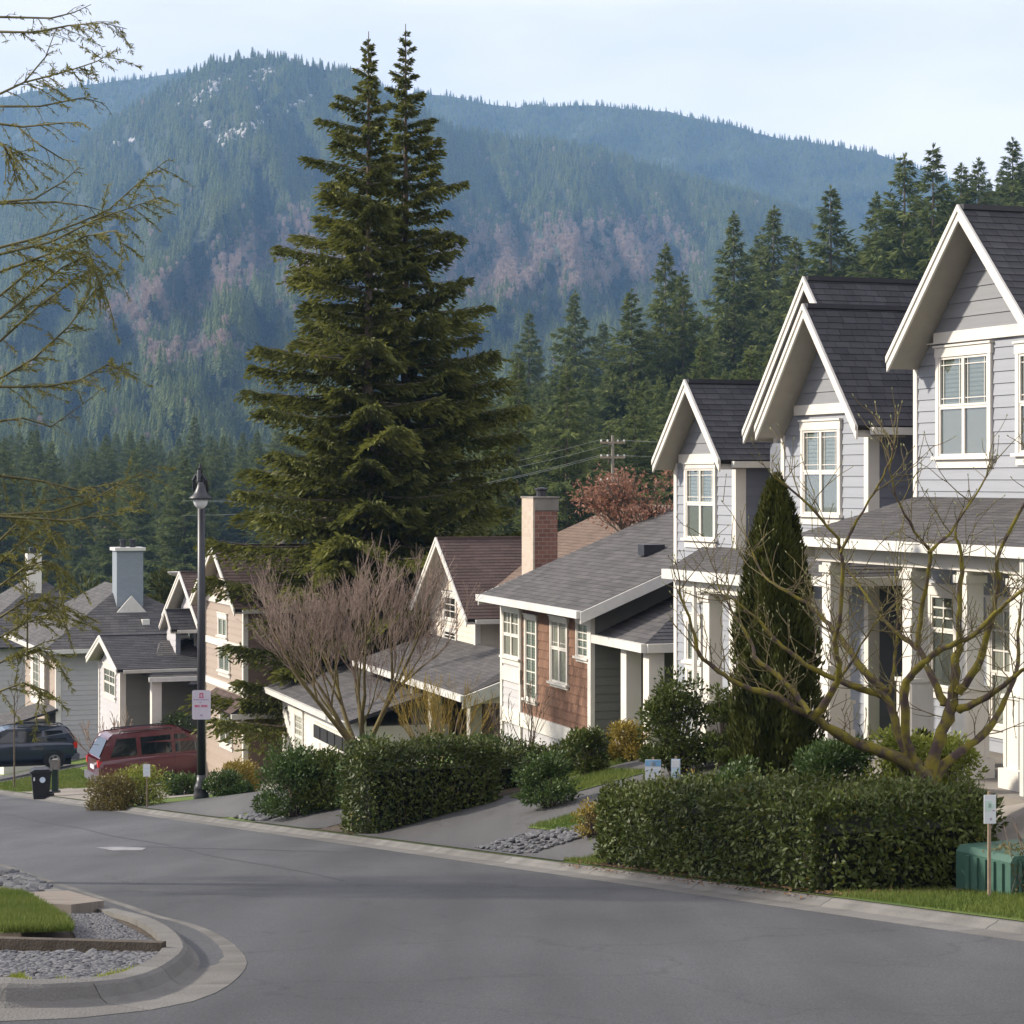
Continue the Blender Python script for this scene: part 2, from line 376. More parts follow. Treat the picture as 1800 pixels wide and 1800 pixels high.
def brick_mat(name, c1, c2, mortar, scale, bw=.5, rh=.25):
    m, t, b = new_mat(name); n = t.nodes; l = t.links.new
    tc = n.new('ShaderNodeTexCoord'); sx = n.new('ShaderNodeSeparateXYZ'); l(tc.outputs['Object'], sx.inputs[0])
    ad = n.new('ShaderNodeMath'); l(sx.outputs[0], ad.inputs[0]); l(sx.outputs[1], ad.inputs[1])
    cb = n.new('ShaderNodeCombineXYZ'); l(ad.outputs[0], cb.inputs[0]); l(sx.outputs[2], cb.inputs[1])
    br = n.new('ShaderNodeTexBrick'); br.inputs['Color1'].default_value = (*c1, 1); br.inputs['Color2'].default_value = (*c2, 1); br.inputs['Mortar'].default_value = (*mortar, 1)
    br.inputs['Scale'].default_value = scale; br.inputs['Mortar Size'].default_value = .014; br.inputs['Brick Width'].default_value = bw; br.inputs['Row Height'].default_value = rh
    l(cb.outputs[0], br.inputs[0]); l(br.outputs[0], b.inputs['Base Color']); b.inputs['Roughness'].default_value = .85
    bp = n.new('ShaderNodeBump'); bp.inputs['Strength'].default_value = .6; bp.inputs['Distance'].default_value = .01; bp.invert = True
    l(br.outputs['Fac'], bp.inputs['Height']); l(bp.outputs[0], b.inputs['Normal']); return m
MT['brick'] = brick_mat('red brick', (.17, .075, .055), (.25, .115, .08), (.30, .26, .22), 2.4)
MT['brickpier'] = brick_mat('grey brown pier brick', (.17, .13, .12), (.22, .17, .15), (.3, .27, .25), 1.8)
MT['chimclad'] = M('blue grey chimney cladding', (.20, .23, .26), (.26, .29, .32), .6, 'noise', 5, stretch=(1, 1, 14))
MT['brownroof'] = MT['brownroof_a']; MT['tanroof'] = MT['tanroof_a']

MT['screen'] = M('screened blind', (.15, .158, .148), (.22, .228, .21), .7, 'obj', 3, stretch=(1, 30, 1))
MT['litter'] = leafM('dead leaves', (.10, .055, .028), (.22, .13, .07), .8, .2, .1)
MT['pole'] = M('weathered pole wood', (.20, .17, .14), (.28, .25, .21), .9)

MT['palebrick'] = brick_mat('pale sunlit brick', (.43, .345, .27), (.51, .41, .33), (.48, .42, .36), 2.4)
MT['curtain'] = M('pale curtain', (.40, .375, .33), (.22, .205, .18), .8, 'noise', 9, stretch=(6, .4, 1))
MT['room'] = M('dim room', (.035, .04, .04), (.11, .115, .105), .8, 'noise', 1.6)
# ================================================================== ground, road, kerbs
def G(u, v, r=0.0):
    y = (1.6 - r) / ((v - 843) / FP - .117); x = (u - 900) / FP * y
    return Vector((x, y, -1.6 - .117 * y + r))
def grid_mesh(name, A, Bv, fn):
    a, b = np.meshgrid(A, Bv, indexing='ij'); V = fn(a.ravel(), b.ravel()); n, m = len(A), len(Bv)
    i = np.arange(n * m).reshape(n, m)
    return np_mesh(name, V, np.stack([i[:-1, :-1], i[1:, :-1], i[1:, 1:], i[:-1, 1:]], -1).reshape(-1, 4), smooth=True)
def street(fn_z):
    def f(X, Y):
        x, y = X * T.c - Y * T.s, X * T.s + Y * T.c; return np.stack([x, y, fn_z(x, y, X, Y)], 1)
    return f
def asphalt(name, c1, c2, patch=True):
    m, t, b = new_mat(name); n = t.nodes; l = t.links.new
    tc = n.new('ShaderNodeTexCoord'); g = n.new('ShaderNodeTexNoise'); g.inputs['Scale'].default_value = 55; g.inputs['Detail'].default_value = 5; g.inputs['Roughness'].default_value = .8
    big = n.new('ShaderNodeTexNoise'); big.inputs['Scale'].default_value = .22; big.inputs['Detail'].default_value = 6; big.inputs['Roughness'].default_value = .6
    mp = n.new('ShaderNodeMapping'); mp.inputs['Rotation'].default_value = (0, 0, -TH); mp.inputs['Scale'].default_value = (1, .35, 1)
    l(tc.outputs['Object'], mp.inputs[0]); l(mp.outputs[0], big.inputs['Vector']); l(tc.outputs['Object'], g.inputs['Vector'])
    a = n.new('ShaderNodeMix'); a.data_type = 'RGBA'; a.inputs[6].default_value = (*c1, 1); a.inputs[7].default_value = (*c2, 1)
    mr = n.new('ShaderNodeMapRange'); mr.inputs[1].default_value = .3; mr.inputs[2].default_value = .7; l(big.outputs[0], mr.inputs[0]); l(mr.outputs[0], a.inputs[0])
    gr = n.new('ShaderNodeMapRange'); gr.inputs[1].default_value = .3; gr.inputs[2].default_value = .72; gr.inputs[3].default_value = .25; gr.inputs[4].default_value = 1.8; l(g.outputs[0], gr.inputs[0])
    mu = n.new('ShaderNodeMix'); mu.data_type = 'RGBA'; mu.blend_type = 'MULTIPLY'; mu.inputs[0].default_value = 1; l(a.outputs[2], mu.inputs[6]); l(gr.outputs[0], mu.inputs[7])
    vo = n.new('ShaderNodeTexVoronoi'); vo.feature = 'DISTANCE_TO_EDGE'; vo.inputs['Scale'].default_value = .33
    wn = n.new('ShaderNodeTexNoise'); wn.inputs['Scale'].default_value = .9; wn.inputs['Detail'].default_value = 5
    av = n.new('ShaderNodeVectorMath'); av.operation = 'MULTIPLY_ADD'; av.inputs[1].default_value = (1.6, 1.6, 0)
    l(tc.outputs['Object'], wn.inputs['Vector']); l(wn.outputs['Color'], av.inputs[0]); l(tc.outputs['Object'], av.inputs[2]); l(av.outputs[0], vo.inputs['Vector'])
    cr = n.new('ShaderNodeMapRange'); cr.inputs[1].default_value = .0; cr.inputs[2].default_value = .012; cr.inputs[3].default_value = .72; cr.inputs[4].default_value = 1; l(vo.outputs['Distance'], cr.inputs[0])
    m3 = n.new('ShaderNodeMix'); m3.data_type = 'RGBA'; m3.blend_type = 'MULTIPLY'; m3.inputs[0].default_value = 1; l(mu.outputs[2], m3.inputs[6]); l(cr.outputs[0], m3.inputs[7])
    ag = n.new('ShaderNodeTexVoronoi'); ag.inputs['Scale'].default_value = 70; l(tc.outputs['Object'], ag.inputs['Vector'])
    ar = n.new('ShaderNodeMapRange'); ar.inputs[1].default_value = .08; ar.inputs[2].default_value = .28; ar.inputs[3].default_value = 1.9; ar.inputs[4].default_value = .85; l(ag.outputs['Distance'], ar.inputs[0])
    m4 = n.new('ShaderNodeMix'); m4.data_type = 'RGBA'; m4.blend_type = 'MULTIPLY'; m4.inputs[0].default_value = 1; l(m3.outputs[2], m4.inputs[6]); l(ar.outputs[0], m4.inputs[7])
    st = n.new('ShaderNodeTexNoise'); st.inputs['Scale'].default_value = .8; st.inputs['Detail'].default_value = 3
    m5 = n.new('ShaderNodeMapping'); m5.inputs['Rotation'].default_value = (0, 0, -TH); m5.inputs['Scale'].default_value = (1, .05, 1); l(tc.outputs['Object'], m5.inputs[0]); l(m5.outputs[0], st.inputs['Vector'])
    sr = n.new('ShaderNodeMapRange'); sr.inputs[1].default_value = .3; sr.inputs[2].default_value = .7; sr.inputs[3].default_value = .70; sr.inputs[4].default_value = 1.25; l(st.outputs[0], sr.inputs[0])
    m6 = n.new('ShaderNodeMix'); m6.data_type = 'RGBA'; m6.blend_type = 'MULTIPLY'; m6.inputs[0].default_value = 1; l(m4.outputs[2], m6.inputs[6]); l(sr.outputs[0], m6.inputs[7])
    l(m6.outputs[2], b.inputs['Base Color']); b.inputs['Roughness'].default_value = .72; b.inputs['Specular IOR Level'].default_value = .35
    bp = n.new('ShaderNodeBump'); bp.inputs['Strength'].default_value = .5; bp.inputs['Distance'].default_value = .01; l(g.outputs[0], bp.inputs['Height']); l(bp.outputs[0], b.inputs['Normal'])
    return m
MT['road'] = asphalt('worn asphalt', (.052, .053, .056), (.098, .099, .103))
MT['drive'] = asphalt('driveway asphalt', (.075, .073, .073), (.115, .112, .11))
MT['lawn'] = M('lawn soil and turf', (.055, .105, .018), (.13, .165, .035), .9, 'noise', 1.2, 9, bump=.8, bscale=45)
MT['soil'] = M('dark soil', (.045, .034, .024), (.09, .07, .05), .95, 'noise', 9, 6, bump=.8, bscale=40)
MT['valley'] = M('valley ground', (.035, .05, .02), (.08, .075, .04), .95, 'noise', .05, 6)

g = add('ground', grid_mesh('ground', np.concatenate([np.linspace(-900, -120, 20), np.linspace(-110, 130, 70), np.linspace(150, 900, 20)]),
    np.concatenate([np.linspace(-60, 130, 50), np.linspace(140, 420, 40), np.linspace(450, 1500, 25)]),
    lambda x, y: np.stack([x, y, ground_z(x, y) - np.where(y < 128, .30, 0)], 1)), 'valley'); tag(g, kind='structure')
yard = add('front_yards', grid_mesh('front_yards', np.concatenate([np.linspace(10.93, 18, 36), np.linspace(19, 60, 12)]), np.linspace(-25, 140, 240),
    street(lambda x, y, X, Y: ground_z(x, y))), 'lawn'); tag(yard, kind='structure')
road = add('road', grid_mesh('road', np.linspace(-70, 10.47, 60), np.linspace(-30, 150, 90), street(lambda x, y, X, Y: plane_z(y))), 'road'); tag(road, kind='structure')
def sheet(name, x0, x1, y0, y1, dz, mat, skew=0):
    o = add(name, grid_mesh(name, np.linspace(x0, x1, 20), np.linspace(y0, y1, 14), street(lambda x, y, X, Y: ground_z(x, y) + dz)), mat); return tag(o, kind='structure')
sheet('driveway', 10.96, 17.0, 27.4, 36.9, .012, 'drive'); sheet('driveway', 10.96, 16.5, 39.6, 43.9, .012, 'drive')
sheet('driveway', 10.96, 15.5, 46.6, 55.8, .012, 'drive'); sheet('driveway', 10.96, 17.5, 59.5, 74.5, .012, 'concrete')
sheet('path', 12.0, 12.7, 74.5, 92, .012, 'concrete'); sheet('driveway', 10.96, 15.0, 85.0, 91.0, .016, 'drive')
sheet('path', 13.4, 15.0, 14, 24, .014, 'concrete')
sheet('hedge_bed', 10.97, 13.0, 20.2, 26.6, .012, 'soil'); sheet('hedge_bed', 10.97, 14.2, 37.0, 39.5, .012, 'soil')
# white mark on the asphalt
pm = [G(168, 1490), G(215, 1489), G(257, 1491), G(250, 1495), G(200, 1496)]
o = MB().face([(p.x, p.y, p.z + .006) for p in pm]).obj('road_marking', M('worn white paint', (.30, .30, .30), (.13, .13, .14), .8, 'noise', 4)); tag(o, kind='structure')
# tar seams
def ribbon(name, pts, w, dz, mat):
    mb = MB()
    for a, b in zip(pts[:-1], pts[1:]):
        d = (b - a); nrm = Vector((-d.y, d.x, 0)).normalized() * w / 2
        mb.face([a - nrm + Vector((0, 0, dz)), b - nrm + Vector((0, 0, dz)), b + nrm + Vector((0, 0, dz)), a + nrm + Vector((0, 0, dz))])
    return tag(mb.obj(name, mat), kind='structure')
MT['tar'] = M('tar seam', (.038, .038, .040), (.055, .055, .058), .6)
def Prd(X, Y): p = T.W(X, Y); return Vector((p.x, p.y, float(plane_z(p.y))))
ribbon('tar_seam', [Prd(7.6 + .08 * math.sin(i * 1.3), 26 + i * 1.7) for i in range(24)], .05, .004, 'tar')
ribbon('tar_seam', [Prd(9.6 - i * .22 + .05 * math.sin(i * 2), 33 + i * .25) for i in range(12)], .05, .005, 'tar')

def curb(pts, flip, seglen, parent, glen=.28, h=.115, top=.16):
    """kerb and gutter laid as separate cast lengths along a polyline on the road plane"""
    P = [Vector(p) for p in pts]; D = [0]
    for a, b in zip(P[:-1], P[1:]): D.append(D[-1] + (b - a).length)
    n = max(1, int(D[-1] / seglen))
    def pos(s):
        for i in range(len(D) - 1):
            if s <= D[i + 1] + 1e-6: return P[i].lerp(P[i + 1], (s - D[i]) / (D[i + 1] - D[i]))
        return P[-1]
    def nrm(s):
        t = pos(min(s + .25, D[-1])) - pos(max(s - .25, 0)); t.z = 0; t.normalize()
        return Vector((-t.y, t.x, 0)) * (1 if flip else -1)
    prof = [(0, -.15), (0, .004), (glen, .002), (glen + .05, .03), (glen + .10, h - .02), (glen + .13, h), (glen + .13 + top, h + .004), (glen + .13 + top, -.15)]
    for k in range(n):
        a, b = D[-1] * k / n + .006, D[-1] * (k + 1) / n - .006; rings = []
        for q in range(4):
            s = a + (b - a) * q / 3; p, m = pos(s), nrm(s); rings.append([p + m * x + Vector((0, 0, z)) for x, z in prof])
        o = rings[0][0].copy(); mb = MB(); kk = len(prof)
        for r in rings: mb.v += [tuple(p - o) for p in r]
        for q in range(3): mb.f += [(q * kk + i, q * kk + i + 1, (q + 1) * kk + i + 1, (q + 1) * kk + i) for i in range(kk - 1)]
        mb.f += [tuple(range(kk)), tuple(3 * kk + i for i in reversed(range(kk)))]
        mb.obj('curb_stone', 'curb', parent, loc=o - parent.location)
e = thing('curb', None, None, Prd(10.45, 20)); tag(e, kind='structure')
curb([Prd(10.45, Y) for Y in np.linspace(8, 59, 60)], False, 3.0, e, .30, .07, .10)
e = thing('curb', None, None, Prd(10.45, 70)); tag(e, kind='structure')
curb([Prd(10.45, Y) for Y in np.linspace(59.5, 130, 50)], False, 3.0, e, .30, .07, .10)
nose_px = [(128, 1560), (187, 1579), (235, 1594), (280, 1610), (350, 1628), (404, 1655), (434, 1688), (421, 1716), (381, 1745), (311, 1768), (194, 1785), (60, 1796)]
def smooth(P, k=4):
    out = []
    for i in range(len(P) - 1):
        p0, p1, p2, p3 = P[max(i - 1, 0)], P[i], P[i + 1], P[min(i + 2, len(P) - 1)]
        for j in range(k):
            s = j / k; out.append(p1 + (p2 - p0) * .5 * s + (p0 * 2 - p1 * 5 + p2 * 4 - p3) * .5 * s * s + (p1 * 3 - p0 - p2 * 3 + p3) * .5 * s ** 3)
    return out + [P[-1]]
nose = [Prd(4.35, Y) for Y in (92, 80, 60, 50, 44, 40, 36, 33, 30, 28)] + smooth([G(*p) for p in nose_px])
p = nose[-1]; nose += [p + Vector((-1.0 * k, -.02 * k * k, .0)) for k in (2, 5, 9, 15, 25)]
for q in nose[-5:]: q.z = float(plane_z(q.y))
e = thing('curb', None, None, G(430, 1690)); tag(e, kind='structure')
curb(nose, False, 1.55, e, .34, .12, .15)
# raised verge behind that kerb
def inset(pts, d):
    out = []
    for i, p in enumerate(pts):
        t = pts[min(i + 1, len(pts) - 1)] - pts[max(i - 1, 0)]; t.z = 0; t.normalize(); out.append(p + Vector((t.y, -t.x, 0)) * d)
    return out
inn = inset(nose, .58)
far_l = [Vector((-90, p.y, p.z)) for p in inn]
mb = MB(); N = len(inn)
vp = [(p.x, p.y, float(plane_z(p.y)) + .05) for p in inn]; q0 = T.W(-14, 130); q1 = Vector((-40, 12, 0))
cen = T.W(-6, 40)
poly = vp + [(-45, 12.0, float(plane_z(12)) + .05), (T.W(-40, 90).x, T.W(-40, 90).y, float(plane_z(T.W(-40, 90).y)) + .05)]
o = mb.face(poly).obj('verge', 'soil'); tag(o, kind='structure')

def in_poly(P, poly):
    x, y = P[:, 0], P[:, 1]; ins = np.zeros(len(P), bool); n = len(poly)
    for i in range(n):
        (x0, y0), (x1, y1) = poly[i][:2], poly[(i + 1) % n][:2]
        c = ((y0 > y) != (y1 > y)) & (x < (x1 - x0) * (y - y0) / (y1 - y0 + 1e-12) + x0); ins ^= c
    return ins
def sample_poly(poly, n):
    a = np.array([p[:2] for p in poly]); lo, hi = a.min(0), a.max(0); out = np.zeros((0, 2))
    while len(out) < n:
        q = lo + rng.random((n * 3, 2)) * (hi - lo); out = np.concatenate([out, q[in_poly(q, poly)]])
    return out[:n]
def grass(name, label, poly, n, zf, h=.05, mat='grass', w=.007):
    q = sample_poly(poly, n); C = np.column_stack([q, zf(q[:, 0], q[:, 1])])
    D = rdir(n) * .45; D[:, 2] = 1; D = unit(D); N = rdir(n); N[:, 2] *= .2
    patch = .5 + .5 * np.sin(q[:, 0] * 2.1 + 1.3 * np.sin(q[:, 1] * 1.7)) * np.sin(q[:, 1] * 2.6)
    o = leaf_obj(name, C, D, unit(N), h * (.5 + rng.random(n)), np.full(n, w), mat, rnd=np.clip(.55 * rng.random(n) + .45 * patch, 0, 1))
    return tag(o, label, 'grass', kind='stuff')
def stone_mesh(k, seed):
    r = np.random.default_rng(seed); V = []; F = []
    import bmesh
    bm = bmesh.new(); bmesh.ops.create_icosphere(bm, subdivisions=1, radius=1)
    for v in bm.verts: v.co *= r.uniform(.75, 1.15); v.co.z *= .55; v.co.x *= 1.35
    me = bpy.data.meshes.new('stone'); bm.to_mesh(me); bm.free(); return me
STONES = [stone_mesh(0, s) for s in range(6)]
for m in STONES: m.materials.append(MT['stone'])
SV = [np.array([v.co for v in m.vertices]) for m in STONES]; SF = [np.array([list(p.vertices) for p in m.polygons]) for m in STONES]
def gravel(name, label, poly, n, zf, s0, s1, big=0):
    e = thing(name, label, 'rock bed'); c0 = np.mean([p[:2] for p in poly], 0); e.location = (c0[0], c0[1], float(zf(c0[0], c0[1])))
    q = sample_poly(poly, n + big); Vs, Fs, R = [], [], []; base = 0
    sz = rng.uniform(s0, s1, n + big); sz[:big] *= 1.3
    for i in range(n + big):
        k = i % 6; z = float(zf(q[i, 0], q[i, 1])); a = rng.random() * 6.28; ca, sa = math.cos(a), math.sin(a)
        if i < big:
            o = add('stone', STONES[k], None, e, loc=(q[i, 0] - e.location.x, q[i, 1] - e.location.y, z - e.location.z + sz[i] * .3)); o.scale = (sz[i],) * 3
            o.rotation_euler = (rng.uniform(-.3, .3), rng.uniform(-.3, .3), a)
        else:
            v = SV[k] * sz[i]; Vs.append(np.column_stack([v[:, 0] * ca - v[:, 1] * sa + q[i, 0], v[:, 0] * sa + v[:, 1] * ca + q[i, 1], v[:, 2] + z + sz[i] * .25]) - np.array(e.location))
            Fs.append(SF[k] + base); base += len(v); R += [rng.random()] * len(SF[k])
    if Vs: o = add('gravel', np_mesh('gravel', np.concatenate(Vs), np.concatenate(Fs), R), 'stone_a', e); o['kind'] = 'stuff'
    return e
def vz(x, y): return plane_z(y) + .07
GP = lambda *px: [G(u, v, .1) for u, v in px]
gravel('rock_bed', 'bed of blue grey river stones above the wooden step, left edge', GP((0, 1528), (40, 1537), (88, 1560), (60, 1570), (0, 1573)), 60, vz, .03, .07, 110)
gravel('gravel_bed', 'triangle of fine gravel between small lawn and curb, left corner', GP((80, 1602), (180, 1600), (225, 1625), (283, 1655), (270, 1662), (140, 1650), (125, 1630)), 3400, vz, .008, .018, 0)
gravel('gravel_bed', 'coarse slate gravel bed in the rounded curb corner, bottom left', GP((0, 1668), (288, 1668), (280, 1688), (215, 1725), (117, 1740), (0, 1752)), 3400, vz, .010, .030, 240)
gravel('rock_bed', 'patch of grey river stones beside the driveway in front of hedges', [GW(11.05, 29.0), GW(11.1, 31.2), GW(11.8, 31.3), GW(12.7, 30.2), GW(12.0, 29.3)], 220, lambda x, y: ground_z(x, y) + .02, .02, .05, 150)
gravel('rock_bed', 'patch of grey river stones at the foot of the clipped shrubs', [GW(11.05, 43.6), GW(11.1, 45.9), GW(12.1, 45.9), GW(12.1, 44.2)], 40, lambda x, y: ground_z(x, y) + .02, .04, .09, 70)
gp = GP((0, 1578), (45, 1585), (118, 1630), (128, 1648), (0, 1651))
o = MB().face([(p.x, p.y, p.z + .05) for p in gp]).obj('lawn', 'lawn'); tag(o, kind='structure')
grass('lawn_grass', 'short green lawn in the left corner bed', gp, 24000, lambda x, y: plane_z(y) + .14, .07)
rl = [T.W(10.98, 12), T.W(10.98, 20.2), T.W(13.3, 20.4), T.W(13.3, 12)]
grass('lawn_grass', 'lawn strip between curb and green utility box, lower right', rl, 60000, lambda x, y: ground_z(x, y), .055)
grass('lawn_grass', 'narrow grass tongue left of the big hedge', [T.W(10.98, 26.3), T.W(10.98, 27.4), T.W(12.5, 27.4), T.W(12.5, 26.3)], 7000, lambda x, y: ground_z(x, y), .06)
wl = [GW(12.0, 29.6, .02), GW(12.4, 31.6, .02), GW(15.0, 32.2, .02), GW(15.0, 29.4, .02)]
wl = [T.W(12.2, 29.5), T.W(12.2, 31.9), T.W(15.2, 31.9), T.W(15.2, 29.5)]; sheet('lawn', 12.2, 15.2, 29.5, 31.9, .024, 'lawn')
sheet('lawn', 13.6, 15.4, 34.6, 36.4, .024, 'lawn'); grass('lawn_grass', 'small grass patch beside the olive shrub near the cottage', [T.W(13.6, 34.6), T.W(13.6, 36.4), T.W(15.4, 36.4), T.W(15.4, 34.6)], 9000, lambda x, y: ground_z(x, y) + .02, .07)
grass('lawn_grass', 'grass wedge between the two driveways beside river stones', wl, 16000, lambda x, y: ground_z(x, y) + .02, .06)
grass('lawn_grass', 'lawn in front of the brown shingle cottage', [T.W(14.4, 37), T.W(14.4, 39.3), T.W(17, 39), T.W(17, 37)], 12000, lambda x, y: ground_z(x, y), .07, w=.012)
grass('lawn_grass', 'far lawn beside the blue car and mailbox post', [T.W(10.97, 75), T.W(10.97, 84.9), T.W(14.5, 84.9), T.W(14.5, 75)], 16000, lambda x, y: ground_z(x, y) + .0, .08, w=.02)
wq = GP((0, 1752), (0, 1728), (40, 1712), (60, 1738), (110, 1722), (140, 1736), (180, 1716), (250, 1700), (200, 1728), (120, 1741))
grass('weeds', 'yellow green weeds growing along the curb gravel, bottom left', wq, 1900, lambda x, y: plane_z(y) + .07, .055, 'lime', .012)
# plank step and timber edging
stp = GP((18, 1569), (93, 1566), (182, 1584), (120, 1592), (45, 1588))
o = MB()
mb = MB(); pl = [G(0, 1570, .16), G(120, 1565, .16), G(183, 1583, .16), G(125, 1590, .16), G(45, 1587, .16)]
c0 = pl[0].copy(); n = len(pl)
mb.v = [tuple(p - c0) for p in pl] + [tuple(p - c0 - Vector((0, 0, .13))) for p in pl]
mb.f = [tuple(reversed(range(n))), tuple(range(n, 2 * n))] + [(i, (i + 1) % n, (i + 1) % n + n, i + n) for i in range(n)]
tag(mb.obj('stone_slab', M('weathered plank stone', (.18, .155, .13), (.26, .225, .19), .9, 'noise', 3, 6, bump=.4, stretch=(1, 7, 1), dirt=.4), loc=c0), 'flat weathered brown slab lying across the left bed', 'slab')
a, b = G(-30, 1655, .12), G(288, 1664, .12); d = (b - a).normalized(); nn = Vector((-d.y, d.x, 0)) * .04
mb = MB(); mb.v = [tuple(q - a + Vector((0, 0, h))) for h in (-.12, .035) for q in (a - nn, b - nn, b + nn, a + nn)]
mb.f = [(3, 2, 1, 0), (4, 5, 6, 7), (0, 1, 5, 4), (1, 2, 6, 5), (2, 3, 7, 6), (3, 0, 4, 7)]
tag(mb.obj('timber_edging', M('dark rotten timber', (.05, .04, .03), (.09, .075, .06), .95, bump=.5), loc=a), 'dark timber edging between lawn and slate gravel, bottom left', 'edging')

# ================================================================== mountains
def nzz(u, t, s=0):
    r = 0
    for k, (a, b, c) in enumerate(((.006, 3.1, 1.), (.013, 5.3, .55), (.027, 9.1, .3), (.055, 17, .16), (.11, 29, .08))):
        r = r + c * np.sin(u * a * 6 + 1.7 * np.sin(t * b + k + s) + k * 2.1 + s) * np.cos(t * b * 1.3 + u * a * 2.5 + k + s)
    return r
class Mountain:
    def __init__(s, prof, dr, df, vf, pw=.9, seed=0, amp=160):
        s.pu, s.pv = zip(*prof); s.dr, s.df, s.vf, s.pw, s.seed, s.amp = dr, df, vf, pw, seed, amp
    def pt(s, u, t):
        tc = np.clip(t, 0, 1); vr = np.interp(u, s.pu, s.pv) + 3 * nzz(u, 0 * u, s.seed + 3)
        v = s.vf + (vr - s.vf) * tc ** s.pw
        d = s.df + (s.dr - s.df) * t + s.amp * nzz(u, t * 3, s.seed) * np.sin(np.clip(t, 0, 1) * math.pi) ** .7
        z = (843 - v) / FP * d - np.clip(t - 1, 0, 1) * 450
        return np.stack([(u - 900) / FP * d, d, z], -1), v
    def mesh(s, name, mat):
        U = np.linspace(-700, 2500, 170); Tt = np.concatenate([np.linspace(0, 1, 60), [1.1, 1.3]])
        o = add(name, grid_mesh(name, U, Tt, lambda a, b: s.pt(a, b)[0]), mat); return tag(o, kind='structure')
MT['mount'] = M('forest floor', (.018, .030, .018), (.045, .05, .03), 1, 'noise', .008, 6)
MA = Mountain([(-700, 300), (-100, 185), (0, 172), (130, 150), (250, 138), (330, 128), (430, 135), (560, 150), (760, 165), (860, 182), (915, 194), (930, 186), (1000, 184), (1100, 188), (1200, 204), (1300, 224), (1360, 240), (1450, 254), (1560, 276), (1700, 330), (2000, 420), (2500, 520)], 3600, 2600, 560, seed=2, amp=60)
MBm = Mountain([(-700, 620), (-200, 450), (0, 352), (100, 288), (200, 212), (300, 148), (380, 112), (430, 102), (520, 108), (620, 132), (700, 172), (800, 232), (900, 244), (1000, 256), (1150, 295), (1300, 340), (1420, 380), (1700, 470), (2100, 560), (2500, 650)], 2600, 760, 915, pw=.92, seed=5, amp=165)
MA.mesh('mountain', 'mount'); MBm.mesh('mountain', 'mount')
# ---- tree meshes
def fir_parts(h, rad, nb, sprig, dens=1.0, low=.06, tip=1.0, droop=.25, seed=1, brk=.25, hang=.5, asym=None, trunk_r=None, pwr=.74):
    """conifer: returns stick list and foliage arrays; whorled drooping limbs with side sprays"""
    r = np.random.default_rng(seed); st = Sticks(); C, D, Ln, R = [], [], [], []
    tr = trunk_r or h * .014
    nz_ = 9
    for i in range(nz_): st.seg((0, 0, h * i / nz_), (0, 0, h * (i + 1) / nz_), tr * (1 - i / nz_) + .02, tr * (1 - (i + 1) / nz_) + .012)
    for k in range(nb):
        f = (k + r.random() * .8) / nb; z = h * (low + (1 - low) * f ** .92)
        if f > .985: continue
        a = k * 2.39996 + r.normal() * .35; g = (1 - z / h)
        Lb = rad * (g ** pwr) * min(1, (g / .2) ** .55) * (.62 + .55 * r.random()) * tip + .02 * rad
        if r.random() < .13: Lb *= .55
        if asym is not None: Lb *= asym(a, z / h)
        az = np.array([math.cos(a), math.sin(a), 0]); up = np.interp(z / h, [0, .5, .85, 1], [-.28, -.12, .25, .9]) + r.normal() * .08
        n = max(4, int(Lb / (sprig * .5)))
        s = np.linspace(0, 1, n + 1)[:, None]
        pts = np.array([0, 0, z]) + az * Lb * s + np.array([0, 0, 1]) * Lb * (up * s + (-up * .5 + .12) * s ** 2.2)
        st.line(pts[::max(1, n // 4)], max(.012, Lb * .012), .008)
        side = np.cross(az, [0, 0, 1])
        m = int(dens * max(10, Lb * 26 / sprig * .30)); K = max(5, int(Lb / (sprig * .62))); ss = (np.floor(r.random(m) ** .8 * K) + .6 + .35 * r.normal(size=m)) / K; ss = np.clip(ss, .05, 1)
        sg = r.choice([-1, 1], m); wl = (.16 + .30 * (1 - ss)) * Lb * (.4 + .6 * r.random(m)) * (.25 + .75 * np.minimum(1, ss * 3))
        base = np.array([0, 0, z]) + az * (Lb * ss)[:, None] + np.array([0, 0, 1]) * (Lb * (up * ss + (-up * .5 + .12) * ss ** 2.2))[:, None]
        q = r.random(m)
        pos = base + side * (sg * wl * q)[:, None] + az * (wl * q * .55)[:, None] - np.array([0, 0, 1]) * (wl * q ** 2 * hang * .8 + .02)[:, None]
        d = az * .7 + side * (sg * .75 * (.4 + q))[:, None] + np.array([0, 0, -1]) * (hang * (.15 + .8 * r.random(m)))[:, None] + r.normal(size=(m, 3)) * .34
        C.append(pos); D.append(d); Ln.append(sprig * (.6 + .8 * r.random(m)) * np.interp(g, [0, .15, .5], [.5, .8, 1]))
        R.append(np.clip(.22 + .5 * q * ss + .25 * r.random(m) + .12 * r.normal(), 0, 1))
    C.append(np.array([[0, 0, h * .985]] * 8)); D.append(r.normal(size=(8, 3)) * .3 + [0, 0, 1]); Ln.append(np.full(8, sprig * .7)); R.append(np.full(8, .5))
    return st, np.concatenate(C), unit(np.concatenate(D)), np.concatenate(Ln), np.concatenate(R)
def fir_foliage(C, D, Ln, R, wfac=.34, name='crown'):
    N = rdir(len(C)); N[:, 2] += .8; V, Q = kites(C, D, unit(N), Ln, Ln * wfac, .5); return np_mesh(name, V, Q, R)
